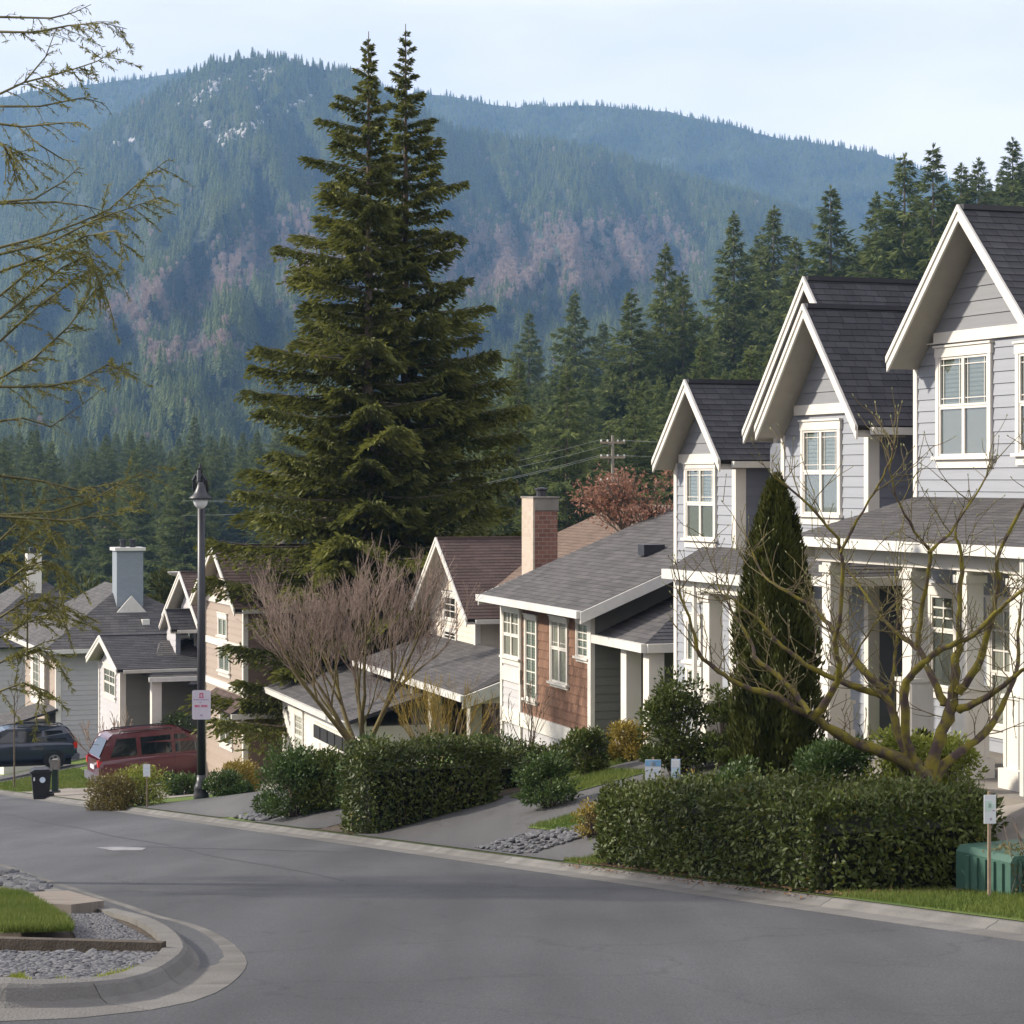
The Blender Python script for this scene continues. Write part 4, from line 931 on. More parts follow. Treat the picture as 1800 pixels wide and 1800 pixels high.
# ---------------------------------------------------------------- far town house
H = house(T, 17.2, 36.2, -4.7, 'blue grey town house with small single gable, lowest of the three', group='blue grey town houses up the street')
Yap = 36.08
shell(H, 17.32, 25, 34.98, 37.42, -6, .1)
w = front(H, X, 34.96, 37.44, -4.9, .30, None, 'siding', wins=[wpix(T, X, 37.44, -4.9, 1210, 824, 1258, 948), wpix(T, X, 37.44, -4.9, 1211, 1092, 1233, 1165), wpix(T, X, 37.44, -4.9, 1208, 1042, 1232, 1052), wpix(T, X, 37.44, -4.9, 1213, 1176, 1234, 1215)])
window(H, w, *wpix(T, X, 37.44, -4.9, 1210, 824, 1258, 948), head=.08)
window(H, w, *wpix(T, X, 37.44, -4.9, 1211, 1092, 1233, 1165), cols=1, grid=None, split=1, name='window')
window(H, w, *wpix(T, X, 37.44, -4.9, 1208, 1042, 1232, 1052), cols=1, grid=(3, 1), split=1, sill=False, head=.05, blind='dark')
window(H, w, *wpix(T, X, 37.44, -4.9, 1213, 1176, 1234, 1215), cols=1, grid=None, split=1)
gable_tri(H, X - .03, 34.95, 37.46, .44, Yap, 1.57, 1.02, 'gable')
hbox(H, 'band_board', 'white', X - .07, X + .05, 34.98, 37.18, .30, .45)
for Ya, Yb in ((34.97, 35.08), (37.34, 37.46)): hbox(H, 'corner_board', 'white', X - .035, X + .08, Ya, Yb, -4.9, .30)
hbox(H, 'corner_board', 'white', X - .034, X + .16, 34.93, 34.97, -4.9, .3)
gable_roof(H, X, 26, 34.72, .33, Yap, 1.73, 37.46, .33, 'shingle', oh=.42, lim=(0, 3.2, -1, 9))
sidewall(H, 34.96, 17.2, 25, -4.9, .3, 'shadesiding')
roof_face(H, [(15.9, 34.9, -1.50), (15.9, 32.0, -1.50), (17.25, 32.4, -1.16), (17.25, 36.3, -1.16)], 'porchroof', .13, .31, True, name='porch_roof')
roof_face(H, [(17.25, 37.46, -1.50), (15.9, 34.9, -1.50), (17.25, 36.3, -1.16)], 'porchroof', name='porch_roof')
hbox(H, 'porch_gutter', 'gutter', 15.79, 15.9, 32.0, 34.95, -1.66, -1.50)
hbox(H, 'porch_beam', 'white', 15.98, 16.25, 32.0, 34.8, -1.84, -1.60)
hbox(H, 'porch_ceiling', 'soffit', 15.92, 17.2, 32.1, 34.85, -1.598, -1.57)
column(H, 16.2, 33.82, -4.72, -1.84); column(H, 16.25, 32.95, -4.72, -1.84, ped=.9, pw=.3)
hbox(H, 'porch_floor', 'concrete', 15.8, 17.2, 32, 35, -6, -4.73)
downpipe(H, 15.98, 34.05, -4.7, -1.66)

# ---------------------------------------------------------------- shingle cottage
H = house(T4, 14.7, 44, -5.4, 'low cottage with red brown shingle front, tall white windows and grey roof'); X = 14.7
Ya, Yb, zb, ze = 41.63, 47.53, -6.3, -2.55
shell(H, 14.86, 22, 41.7, 47.4, -7, -2.7)
w = front(H, X, Ya, 46.15, -5.0, ze, None, 'shake', .185, piece='shake', tw=.13, th=.028, wins=[wpix(T4, X, 46.15, -5.0, 927, 1086, 945, 1232), wpix(T4, X, 46.15, -5.0, 972, 1089, 999, 1204), wpix(T4, X, 46.15, -5.0, 1018, 1094, 1036, 1157)])
kw = dict(cas=.07, head=.07, sill=True, apron=.06)
window(H, w, *wpix(T4, X, 46.15, -5.0, 927, 1086, 945, 1232), cols=1, grid=(2, 6), split=1, **kw)
window(H, w, *wpix(T4, X, 46.15, -5.0, 972, 1089, 999, 1204), cols=2, grid='prairie', split=.55, blind='curtain', **kw)
window(H, w, *wpix(T4, X, 46.15, -5.0, 1018, 1094, 1036, 1157), cols=1, grid=(2, 4), split=1, **kw)
w = front(H, X - .03, 46.15, Yb, -5.0, ze, None, 'grey', name='bay_wall', wins=[wpix(T4, X, Yb, -5.0, 890, 1072, 917, 1158)])
window(H, w, *wpix(T4, X, Yb, -5.0, 890, 1072, 917, 1158), cols=2, grid=(2, 2), split=.48, head=.07, blind='curtain')
hbox(H, 'bay_panel', 'white', X - .08, X, 46.1, Yb, -4.35, -4.05)
hbox(H, 'skirt_board', 'white', X - .07, X + .02, Ya, Yb, -5.25, -4.95)
hbox(H, 'foundation_wall', 'grey', X - .02, X + .1, Ya, Yb, -7, -5.25)
for a, b in ((41.6, 41.78), (46.1, 46.2), (47.42, 47.56)): hbox(H, 'corner_board', 'white', X - .07, X + .02, a, b, -6.4, ze)
P = .42; zr = -2.5 + P * 4.9
roof_face(H, [(14.2, 47.6, -2.5), (14.2, 40.85, -2.5), (19.1, 40.85, zr), (19.1, 47.6, zr)], 'porchroof', .15, .33)
roof_face(H, [(24, 40.85, -2.5), (24, 47.6, -2.5), (19.1, 47.6, zr), (19.1, 40.85, zr)], 'porchroof', .15, .33)
hbox(H, 'gutter', 'gutter', 14.08, 14.2, 40.85, 47.6, -2.64, -2.50)
o = H['O']
for Yf in (40.80, 47.6):
    MB().prism([(a - o[0], b - o[2]) for a, b in ((14.15, -2.52), (19.1, zr - .02), (19.1, zr - .24), (14.15, -2.74))], Yf - o[1], Yf + .045 - o[1], 1).obj('rake_board', 'gutter', H['e'])
MB().prism([(a - o[0], b - o[2]) for a, b in ((14.3, -2.62), (19.1, zr - .15), (19.1, zr - .17), (14.3, -2.64))], 40.86 - o[1], 41.6 - o[1], 1).obj('soffit', 'soffit', H['e'])
w = sidewall(H, Ya, 14.7, 22, -6.3, -2.6, 'greygreen', objs=True)
sidewall(H, Ya, 14.7, 19.1, -2.6, -.6, None, extra=[(14.9, Ya, -2.6), (22, Ya, -2.6), (19.1, Ya, zr - .2)], base='greygreen', name='side_gable')
# side porch with its own hip roof
roof_face(H, [(14.75, 41.6, -3.0), (14.75, 38.9, -3.0), (17.2, 41.6, -1.9)], 'porchroof', .15, .33, name='porch_roof')
roof_face(H, [(14.75, 38.9, -3.0), (19.8, 38.9, -3.0), (19.8, 41.6, -1.9), (17.2, 41.6, -1.9)], 'shingle', .15, .33, name='porch_roof')
hbox(H, 'porch_gutter', 'gutter', 14.64, 14.75, 38.85, 41.6, -3.16, -3.0); hbox(H, 'porch_gutter', 'gutter', 14.75, 19.8, 38.79, 38.9, -3.16, -3.0)
hbox(H, 'porch_ceiling', 'soffit', 14.8, 19.7, 38.95, 41.5, -3.15, -3.12)
for q in ((15.0, 40.35), (15.0, 39.15), (16.9, 39.15)):
    c = hbox(H, 'column', 'white', q[0] - .15, q[0] + .15, q[1] - .15, q[1] + .15, -4.9, -3.15)
    hbox(H, 'stone_pier', 'brickpier', q[0] - .24, q[0] + .24, q[1] - .24, q[1] + .24, -6.2, -4.9, c)
sidewall(H, 41.55, 17.5, 22, -6.3, -3.0, 'white', objs=False, name='entry_wall', base='white')
hbox(H, 'porch_floor', 'concrete', 14.8, 20, 38.9, 41.6, -6.4, -5.3)
for x_, y_, m_ in ((16.6, 43.4, 'dark'), (17.8, 44.5, 'dark')):
    z_ = -2.5 + P * (x_ - 14.2); hbox(H, 'roof_vent', 'blackm', x_ - .25, x_ + .2, y_ - .18, y_ + .18, z_ - .05, z_ + .17)

# ---------------------------------------------------------------- beige house with brown roof
H = house(T4, 16.5, 58, -6.5, 'beige house with steep brown gable, brick chimney and wide grey porch roof'); X = 16.5
Ya, Yb = 55.66, 60.1
shell(H, 16.65, 24, 55.75, 60.0, -9, -3.6); shell(H, 18.6, 24, 53.3, 55.75, -9, -3.7)
Yap = 57.65
w = front(H, X, Ya, Yb, -8, -3.5, None, 'beige', .14, wins=[wpix(T4, X, Yb, -8, 783, 1047, 803, 1090), wpix(T4, X, Yb, -8, 783, 1107, 803, 1127)])
gw = gable_tri(H, X, Ya, Yb, -3.5, Yap, -1.68, .74, 'beige', .14, holes=[(58.75, 57.4, -3.6, -2.9)])
a = wpix(T4, X, Yb, -8, 783, 1047, 803, 1090); window(H, w, *a, cols=1, grid=(2, 3), split=1, blind='dark', head=.1)
a = wpix(T4, X, Yb, -8, 783, 1107, 803, 1127); window(H, w, *a, cols=1, grid=(2, 2), split=1, blind='dark', head=.1)
hbox(H, 'corner_board', 'white', X - .05, X + .1, Ya - .03, Ya + .12, -8, -3.45)
sidewall(H, Ya, X, 19, -8, -3.5, 'beige', .14, objs=False)
gable_roof(H, X, 20.2, 54.8, -3.5, Yap, -1.53, 60.3, -3.5, 'brownroof', ch=.13, tw=.3, objs=False, rake=.2)
pm = .55; xr = 20.9; zrm = -1.53 + pm * (xr - 19.3)
ze = zrm - pm * (xr - 17.0)
roof_face(H, [(17.0, 60.0, ze), (17.0, 52.9, ze), (xr, 52.9, zrm), (xr, 57.0, zrm)], 'tanroof', .14, .32)
roof_face(H, [(25.5, 52.9, ze), (25.5, 60.5, ze), (xr, 57.0, zrm), (xr, 52.9, zrm)], 'tanroof', .14, .32)
roof_face(H, [(25.5, 60.5, ze), (17.0, 60.0, ze), (xr, 57.0, zrm)], 'tanroof', .14, .32)
sidewall(H, 53.2, 18.6, 24, -9, -3.6, 'beige', .14, objs=False)
c = hbox(H, 'chimney', 'brick', 17.0, 17.58, 52.4, 53.3, -9, -.75)
hbox(H, 'chimney_cladding', 'palebrick', 16.955, 17.0, 52.4, 53.3, -9, -.455, c)
hbox(H, 'chimney_collar', 'concrete', 17.0, 17.60, 52.37, 53.33, -.75, -.45, c); hbox(H, 'chimney_cap', 'concrete', 16.94, 17.63, 52.34, 53.36, -.45, -.41, c)
MB().lathe([(.13, 0), (.13, .14), (.17, .16), (.17, .2), (.0, .22)], 12).obj('flue_pot', 'blackm', c, loc=(17.3 - 16.5, 52.8 - 58, -.41 + 6.5))
# wide porch roof
roof_face(H, [(14.4, 60.1, -4.9), (14.4, 49.6, -4.9), (16.55, 51.6, -4.2), (16.55, 60.1, -4.2)], 'porchroof', .14, .32, name='porch_roof')
roof_face(H, [(14.4, 49.6, -4.9), (16.6, 49.6, -4.1), (16.55, 51.6, -4.2)], 'porchroof', .14, .32, name='porch_roof')
hbox(H, 'porch_gutter', 'gutter', 14.29, 14.4, 49.5, 60.1, -5.04, -4.9)
o = H['O']
MB().prism([(a - o[0], b - o[2]) for a, b in ((14.35, -4.92), (16.6, -4.14), (16.6, -4.5), (14.35, -5.2))], 49.5 - o[1], 49.58 - o[1], 1).obj('rake_board', 'gutter', H['e'])
MB().prism([(a - o[0], b - o[2]) for a, b in ((14.5, -5.1), (16.6, -5.1), (16.6, -4.42))], 49.62 - o[1], 49.7 - o[1], 1).obj('porch_gable', 'beige', H['e'])
for q in ((14.75, 49.95), (14.75, 53.3), (14.75, 55.0)):
    c = hbox(H, 'column', 'soffit', q[0] - .14, q[0] + .14, q[1] - .14, q[1] + .14, -6.6, -5.04); hbox(H, 'pedestal', 'white', q[0] - .22, q[0] + .22, q[1] - .22, q[1] + .22, -8, -6.6, c)
hbox(H, 'entry_wall', 'brownwall', 16.3, 16.45, 49.7, 55.6, -8, -4.5); hbox(H, 'door', 'door', 16.24, 16.29, 51.2, 52.1, -7.6, -5.5)
# garage wing
w = front(H, 13.2, 54.6, 64.0, -8.2, -5.95, None, 'white', .14, objs=False, name='garage_wall', base='white')
shell(H, 13.35, 15.5, 54.7, 63.9, -9, -6.1, 'white', 'garage_body')
roof_face(H, [(12.75, 64.2, -5.92), (12.75, 54.2, -5.92), (15.6, 54.2, -5.05), (15.6, 64.2, -5.05)], 'porchroof', .14, .32, name='garage_roof')
hbox(H, 'garage_gutter', 'gutter', 12.64, 12.75, 54.2, 64.2, -6.06, -5.92)
g = hbox(H, 'garage_door', 'white', 13.12, 13.18, 55.2, 59.6, -8.2, -6.45)
for k in range(4):
    for j in range(5): hbox(H, 'door_panel', 'white' if k else 'dark', 13.09, 13.12, 55.3 + j * .86, 55.3 + j * .86 + .74, -6.86 - k * .42, -6.52 - k * .42, g)
window(H, w, 64 - 62.2, 64 - 61.2, .5, 1.7, cols=1, grid=(2, 3), split=.5, blind='dark')

# ---------------------------------------------------------------- pinkish tan house
H = house(T, 16, 67.4, -8.5, 'pinkish tan two storey house with cream bands, half behind the twin firs'); X = 16
Ya, Yb, Yap = 64.87, 69.9, 67.3
shell(H, 16.15, 23, 64.95, 69.8, -11, -3.9)
w = front(H, X, Ya, Yb, -10, -3.75, None, 'pink', .2, wins=[wpix(T, X, Yb, -10, 387, 1142, 405, 1183), wpix(T, X, Yb, -10, 389, 1240, 409, 1312), wpix(T, X, Yb, -10, 386, 1085, 400, 1120)])
window(H, w, *wpix(T, X, Yb, -10, 387, 1142, 405, 1183), cols=2, grid=None, split=1, blind='blind')
window(H, w, *wpix(T, X, Yb, -10, 389, 1240, 409, 1312), cols=2, grid=(2, 2), split=.5, blind='blind')
window(H, w, *wpix(T, X, Yb, -10, 386, 1085, 400, 1120), cols=2, grid=None, split=1)
for z in (-3.75, -5.05, -6.3): hbox(H, 'band_board', 'white', X - .06, X + .02, Ya, Yb, z, z + .2)
gable_tri(H, X - .01, Ya, Yb, -3.55, Yap, -2.15, .72, 'pink', .2)
for a in (Ya - .03, Yb - .12): hbox(H, 'corner_board', 'white', X - .05, X + .1, a, a + .15, -10, -3.7)
gable_roof(H, X, 24, 64.4, -3.75, Yap, -1.97, 70.2, -3.75, 'brownroof', ch=.16, tw=.33, objs=False, oh=.4)
sidewall(H, Ya, 16, 23, -10, -3.8, 'brownwall', .2)
roof_face(H, [(15.9, 64.1, -6.75), (20, 64.1, -6.75), (20, 64.86, -6.35), (15.9, 64.86, -6.35)], 'brownroof', .16, .33, name='skirt_roof')
roof_face(H, [(15.4, 68.4, -6.75), (15.4, 64.1, -6.75), (16, 64.1, -6.35), (16, 68.4, -6.35)], 'brownroof', .16, .33, name='skirt_roof')
hbox(H, 'skirt_gutter', 'gutter', 15.4, 20, 64.0, 64.1, -6.9, -6.75)

# ---------------------------------------------------------------- grey house with entry gable and dark porch
H = house(T, 14.4, 77, -9, 'small grey house with front entry gable and dark recessed porch beside the red van')
X = 14.4; Ya, Yb, Yap = 75.4, 79.3, 77.1
shell(H, 14.55, 17, 75.6, 79.2, -11, -6.4)
w = front(H, X, Ya, Yb, -10.5, -6.3, None, 'grey', .2, wins=[wpix(T, X, Yb, -10.5, 185, 1172, 204, 1226)])
window(H, w, *wpix(T, X, Yb, -10.5, 185, 1172, 204, 1226), cols=2, grid=(2, 2), split=.45)
gable_tri(H, X - .01, Ya, Yb, -6.3, Yap, -5.45, .45, 'grey', .2)
gable_roof(H, X, 18, 74.0, -6.2, Yap, -5.29, 79.6, -6.2, 'shingle', ch=.16, tw=.33, objs=False, oh=.4)
for a in (Ya - .03, Yb - .1): hbox(H, 'corner_board', 'white', X - .05, X + .15, a, a + .15, -10.5, -6.3)
sidewall(H, Ya, 14.45, 18.6, -10.5, -6.3, 'greygreen', .2)
roof_face(H, [(15.0, 73.6, -6.45), (18.2, 73.6, -6.45), (18.2, 76.2, -5.45), (15.9, 76.2, -5.45)], 'porchroof', .16, .33, name='porch_roof')
roof_face(H, [(15.0, 75.6, -6.45), (15.0, 73.6, -6.45), (15.9, 76.2, -5.45)], 'porchroof', .16, .33, name='porch_roof')
hbox(H, 'porch_gutter', 'gutter', 14.95, 18.2, 73.5, 73.6, -6.6, -6.45)
for q in ((15.25, 73.9), (17.0, 73.9)): c = hbox(H, 'column', 'white', q[0] - .16, q[0] + .16, q[1] - .16, q[1] + .16, -10.4, -6.5)
roof_face(H, [(16.2, 73.3, -6.7), (18.6, 73.3, -6.7), (18.6, 75.0, -5.9), (17.2, 75.0, -5.9)], 'porchroof', .16, .33, name='entry_roof')
# upper storey behind
w = front(H, 17, 74.0, 78.8, -8, -4.6, None, 'grey', .2, objs=False, name='upper_wall', wins=[(1.6, 3.0, 1.2, 2.9)])
window(H, w, 1.6, 3.0, 1.2, 2.9, cols=2, grid=None, split=.5)
gable_tri(H, 16.99, 74.0, 78.8, -4.6, 76.4, -3.3, .7, 'grey', .2, objs=False)
gable_roof(H, 17, 22, 73.6, -4.75, 76.4, -3.14, 79.2, -4.75, 'brownroof', ch=.16, tw=.33, objs=False, oh=.4)
shell(H, 17.15, 21.5, 74.1, 78.7, -11, -4.7)
w = front(H, 16.2, 75.2, 76.6, -6.2, -5.0, None, 'grey', .2, objs=False, name='dormer_wall')
gable_tri(H, 16.19, 75.2, 76.6, -5.0, 75.9, -4.5, .7, 'grey', .2, objs=False, name='dormer_gable')
gable_roof(H, 16.2, 17.4, 75.0, -5.0, 75.9, -4.38, 76.8, -5.0, 'shingle', ch=.16, tw=.33, objs=False, oh=.2, rake=.12, name='dormer_roof')
MB().lathe([(.02, 0), (.2, .06), (.3, .16), (.28, .16), (.0, .05)], 14).obj('satellite_dish', 'gutter', H['e'], loc=(17 - 14.4, 79.0 - 77, -3.4 + 9))

# ---------------------------------------------------------------- big pale grey house with hip roof
H = house(T, 15, 96, -10.5, 'large pale grey house with wide hip roof and clad chimney, beyond the cars'); X = 15
shell(H, 15.15, 22, 92.3, 101, -13, -6.9)
w = front(H, X, 92.14, 100.5, -12.5, -6.85, None, 'pink', .22, wins=[wpix(T, X, 100.5, -12.5, 56, 1146, 71, 1192)])
window(H, w, *wpix(T, X, 100.5, -12.5, 56, 1146, 71, 1192), cols=2, grid=(2, 4), split=1)
hbox(H, 'bay_panel', 'white', 14.8, 15, 94.0, 97.6, -9.4, -7.0)
w = front(H, 14.79, 94.0, 97.6, -9.4, -7.0, None, 'white', .3, objs=False, base='white', name='bay_wall', wins=[(.9, 2.4, .6, 2.1)])
window(H, w, .9, 2.4, .6, 2.1, cols=2, grid=(2, 4), split=1)
sidewall(H, 92.14, 15, 22, -12.5, -6.85, 'grey', .2)
hbox(H, 'corner_board', 'white', 14.95, 15.15, 92.08, 92.3, -12.5, -6.85)
pk = (18.2, 95.2, -4.45); pk2 = (18.2, 99, -4.45); e = -6.8
roof_face(H, [(14.4, 91.5, e), (23, 91.5, e), pk], 'porchroof', .18, .36)
roof_face(H, [(14.4, 102, e), (14.4, 91.5, e), pk, pk2], 'porchroof', .18, .36)
roof_face(H, [(23, 91.5, e), (23, 102, e), pk2, pk], 'porchroof', .18, .36)
roof_face(H, [(23, 102, e), (14.4, 102, e), pk2], 'porchroof', .18, .36)
hbox(H, 'gutter', 'gutter', 14.4, 23, 91.38, 91.5, e - .16, e); hbox(H, 'gutter', 'gutter', 14.28, 14.4, 91.4, 102, e - .16, e)
c = hbox(H, 'chimney', 'chimclad', 17.75, 18.85, 93.9, 94.9, -5.6, -2.95); hbox(H, 'chimney_cap', 'gutter', 17.66, 18.94, 93.8, 95.0, -2.95, -2.82, c)
for k in (0, 1): MB().lathe([(.12, 0), (.12, .25), (.16, .26), (.16, .33)], 10).obj('flue_pot', 'blackm', c, loc=(3.1 + k * .4, -1.6, 7.68))
MB().prism([(2.4, 4.7), (4.2, 4.7), (3.3, 5.7)], -2.45, -2.35, 1).obj('chimney_flashing', 'gutter', c)
roof_face(H, [(12.6, 95.5, -9.9), (12.6, 91.9, -9.9), (15, 91.9, -9.2), (15, 95.5, -9.2)], 'porchroof', .18, .36, name='garage_roof')
hbox(H, 'garage_wall', 'white', 12.9, 15, 92.2, 95.2, -12.6, -9.9)
hbox(H, 'roof_vent', 'gutter', 18.6, 18.9, 92.8, 93.1, -6.2, -5.75)

# ---------------------------------------------------------------- far grey house at the left edge
H = house(T, 14, 116, -13, 'distant grey roofed house with pale chimney at the left edge behind branches'); X = 14
front(H, X, 112, 121, -15, -8.2, None, 'pink', .25, objs=False); sidewall(H, 112, 14, 22, -15, -8.2, 'grey', .25, objs=False)
shell(H, 14.15, 22, 112.2, 121, -16, -8.3)
pk = (18, 115.5, -5.0); pk2 = (18, 119, -5.0); e = -8.1
for q in ([(13.4, 111.4, e), (22.6, 111.4, e), pk], [(13.4, 122, e), (13.4, 111.4, e), pk, pk2], [(22.6, 111.4, e), (22.6, 122, e), pk2, pk], [(22.6, 122, e), (13.4, 122, e), pk2]): roof_face(H, q, 'porchroof', .2, .4)
c = hbox(H, 'chimney', 'white', 17.2, 17.9, 114.6, 115.4, -7, -3.7); hbox(H, 'chimney_cap', 'blackm', 17.35, 17.75, 114.8, 115.2, -3.7, -3.4, c)
# ================================================================== hedges and shrubs
def lumps(P, s=1.0, k=0):
    return (np.sin(P[:, 0] * 3.1 * s + k) * np.sin(P[:, 1] * 2.7 * s + 1.3 * k) + .6 * np.sin(P[:, 0] * 6.3 * s + P[:, 2] * 5.1 * s + k) + .5 * np.sin(P[:, 1] * 7.7 * s - P[:, 2] * 4.3 * s + 2 * k)) / 2
def hedge(label, fr, x0, x1, y0, y1, h, mat='laurel', dens=950, lf=.075, zb=None, top_extra=None, grp=None):
    """clipped hedge: leaves over and into the faces of a soft box"""
    cx, cy = (x0 + x1) / 2, (y0 + y1) / 2; p = fr.W(cx, cy); b = gz(p.x, p.y) if zb is None else zb
    e = thing('hedge', label, 'hedge', (p.x, p.y, b), fr.th, grp); a, c = (x1 - x0) / 2, (y1 - y0) / 2
    fs = [((1, 0, 0), 2 * c * h), ((-1, 0, 0), 2 * c * h), ((0, 1, 0), 2 * a * h), ((0, -1, 0), 2 * a * h), ((0, 0, 1), 4 * a * c)]
    P, N = [], []
    for nrm, ar in fs:
        n = int(ar * dens); q = rng.uniform(-1, 1, (n, 3)) * [a, c, h / 2] + [0, 0, h / 2]; nn = np.array(nrm, float)
        for ax in range(3):
            if nn[ax]: q[:, ax] = nn[ax] * (a, c)[ax] if ax < 2 else h
        P.append(q); N.append(np.repeat(nn[None], n, 0))
    P, N = np.concatenate(P), np.concatenate(N)
    # slope of the ground under the hedge
    gx = (gz(*fr.W(x1, cy).xy) - gz(*fr.W(x0, cy).xy)) / (x1 - x0); gy = (gz(*fr.W(cx, y1).xy) - gz(*fr.W(cx, y0).xy)) / (y1 - y0)
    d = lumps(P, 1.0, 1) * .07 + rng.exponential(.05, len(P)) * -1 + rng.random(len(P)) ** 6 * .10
    r = np.minimum(a, c) * .35; ed = np.clip((np.abs(P[:, 0]) - a + r) / r, 0, 1) ** 2 * np.clip((np.abs(P[:, 1]) - c + r) / r, 0, 1) ** 2
    tp = np.clip((P[:, 2] - h + .22) / .22, 0, 1) * np.maximum(np.clip((np.abs(P[:, 0]) - a + .2) / .2, 0, 1), np.clip((np.abs(P[:, 1]) - c + .2) / .2, 0, 1))
    P = P + N * d[:, None]; P[:, :2] *= (1 - .10 * ed)[:, None]; P[:, 2] -= .10 * tp ** 2
    if top_extra is not None: P[:, 2] += top_extra(P) * np.clip(P[:, 2] / h, 0, 1)
    P[:, 2] += P[:, 0] * gx * (1 - np.clip(P[:, 2] / h, 0, 1)) + P[:, 1] * gy
    n = len(P); D = unit(N * .55 + rdir(n) * .9 + [0, 0, .25]); Nn = unit(N + rdir(n) * .7)
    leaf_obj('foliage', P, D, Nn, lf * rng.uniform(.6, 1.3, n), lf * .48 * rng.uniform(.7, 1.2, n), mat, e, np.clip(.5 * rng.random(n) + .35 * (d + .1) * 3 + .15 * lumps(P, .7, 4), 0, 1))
    kk = rng.random(n) < .022; leaf_obj('yellowed_leaves', P[kk], D[kk], Nn[kk], lf * rng.uniform(.6, 1.1, kk.sum()), lf * .45 * np.ones(kk.sum()), 'yellow', e)
    kk = np.where((N[:, 2] > .5) & (rng.random(n) < .035))[0]; sh = Sticks(); SP, SD = [], []
    for i_ in kk:
        q_ = P[i_]; dd = unit(np.array([rng.normal() * .35, rng.normal() * .35, 1.])); L_ = rng.uniform(.06, .2); sh.seg(q_ - dd * .05, q_ + dd * L_, .004, .002)
        for j_ in range(4): SP.append(q_ + dd * L_ * (.35 + .65 * j_ / 3)); SD.append(dd * .6 + rng.normal(size=3) * .6)
    if len(SP): sh.obj('shoots', 'bark', e, 3)['kind'] = 'stuff'; SP = np.array(SP); leaf_obj('shoot_leaves', SP, unit(np.array(SD)), rdir(len(SP)), lf * rng.uniform(.5, 1., len(SP)), lf * .4 * np.ones(len(SP)), mat, e, rng.uniform(.55, 1, len(SP)))
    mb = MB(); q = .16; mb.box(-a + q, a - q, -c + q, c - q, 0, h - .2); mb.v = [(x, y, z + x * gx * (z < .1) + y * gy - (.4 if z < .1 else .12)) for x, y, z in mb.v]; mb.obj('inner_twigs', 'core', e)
    st = Sticks()
    for i in range(int(14 * a * c * 4) + 10):
        xx, yy = rng.uniform(-a, a), rng.choice([-1, 1]) * c * .85
        if rng.random() < .5: xx, yy = rng.choice([-1, 1]) * a * .85, rng.uniform(-c, c)
        st.seg((xx * .8, yy * .9, xx * gx + yy * gy - .05), (xx, yy, h * .5 + xx * gx + yy * gy), .014, .006)
    st.obj('stems', 'bark', e); return e
def shrub(label, x, y, rx, ry, h, mat, n, lf=.06, zb=None, name='shrub', clumps=26, upright=.3, low=0.05, wid=.5, grp=None, seed=None):
    """loose shrub: leaves on many small clumps with gaps between them"""
    b = gz(x, y) if zb is None else zb; e = thing(name, label, 'shrub', (x, y, b), rng.random() * .5, grp)
    cs = rdir(clumps); cs[:, 2] = np.where(cs[:, 2] < -.75, .6, cs[:, 2]); rr = rng.uniform(.45, .78, clumps)
    cc = cs * rr[:, None] * [rx, ry, h * .55] + [0, 0, h * .44]; cr = rng.uniform(.22, .38, clumps) * min(rx, ry, h * .7) * 1.25
    ex = max(6, clumps // 3); th = rng.random(ex) * 6.283; cc = np.concatenate([cc, np.column_stack([np.cos(th) * rx * .62, np.sin(th) * ry * .62, np.full(ex, h * .16)])]); cr = np.concatenate([cr, np.full(ex, .3 * min(rx, ry, h * .7))]); clumps += ex
    k = rng.integers(0, clumps, n); s = rdir(n); s[:, 2] = s[:, 2] * .8 + .15; P = cc[k] + s * cr[k][:, None] * (1 - .5 * rng.random(n) ** 2)[:, None]
    P[:, 2] = np.maximum(P[:, 2], low * h + rng.random(n) * .06); D = unit(s * .8 + rdir(n) * .6 + [0, 0, upright])
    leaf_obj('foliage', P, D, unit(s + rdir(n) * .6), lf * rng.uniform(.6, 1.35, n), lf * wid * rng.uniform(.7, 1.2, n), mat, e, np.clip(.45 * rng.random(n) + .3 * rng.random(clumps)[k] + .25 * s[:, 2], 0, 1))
    st = Sticks()
    for i in range(clumps): st.line([(rng.normal() * .08 * rx, rng.normal() * .08 * ry, -.05), tuple(cc[i] * [.5, .5, .55]), tuple(cc[i])], .014, .005)
    st.obj('stems', 'bark', e)
    return e
def uy(u, y): return (u - 900) / FP * y
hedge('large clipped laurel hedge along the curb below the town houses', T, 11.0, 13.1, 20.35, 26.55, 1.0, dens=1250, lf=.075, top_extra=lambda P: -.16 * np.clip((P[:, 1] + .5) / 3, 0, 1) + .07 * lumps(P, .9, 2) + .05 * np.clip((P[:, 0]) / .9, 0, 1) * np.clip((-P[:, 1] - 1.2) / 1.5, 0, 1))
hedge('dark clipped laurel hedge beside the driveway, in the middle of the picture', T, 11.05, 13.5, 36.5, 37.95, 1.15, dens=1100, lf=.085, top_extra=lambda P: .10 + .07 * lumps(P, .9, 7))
hedge('low clipped hedge in front of the brown shingle cottage', T, 13.7, 15.8, 37.7, 38.6, .55, dens=800, lf=.085)
shrub('rounded dark bush at the right end of the low cottage hedge', uy(1030, 39.6), 39.6, .42, .42, .95, 'laurel', 2600, .08)
shrub('olive green bushy shrub standing alone between the driveways', uy(965, 36.2), 36.2, .52, .5, .92, 'boxleaf', 5200, .06)
shrub('pale green shrub behind the middle hedge below the cottage', uy(860, 42), 42, .75, .7, 1.0, 'boxleaf', 5000, .07)
shrub('broad glossy shrub at the corner of the second driveway', uy(515, 44.6), 44.6, .88, .8, 1.4, 'boxleaf', 11000, .075, clumps=40)
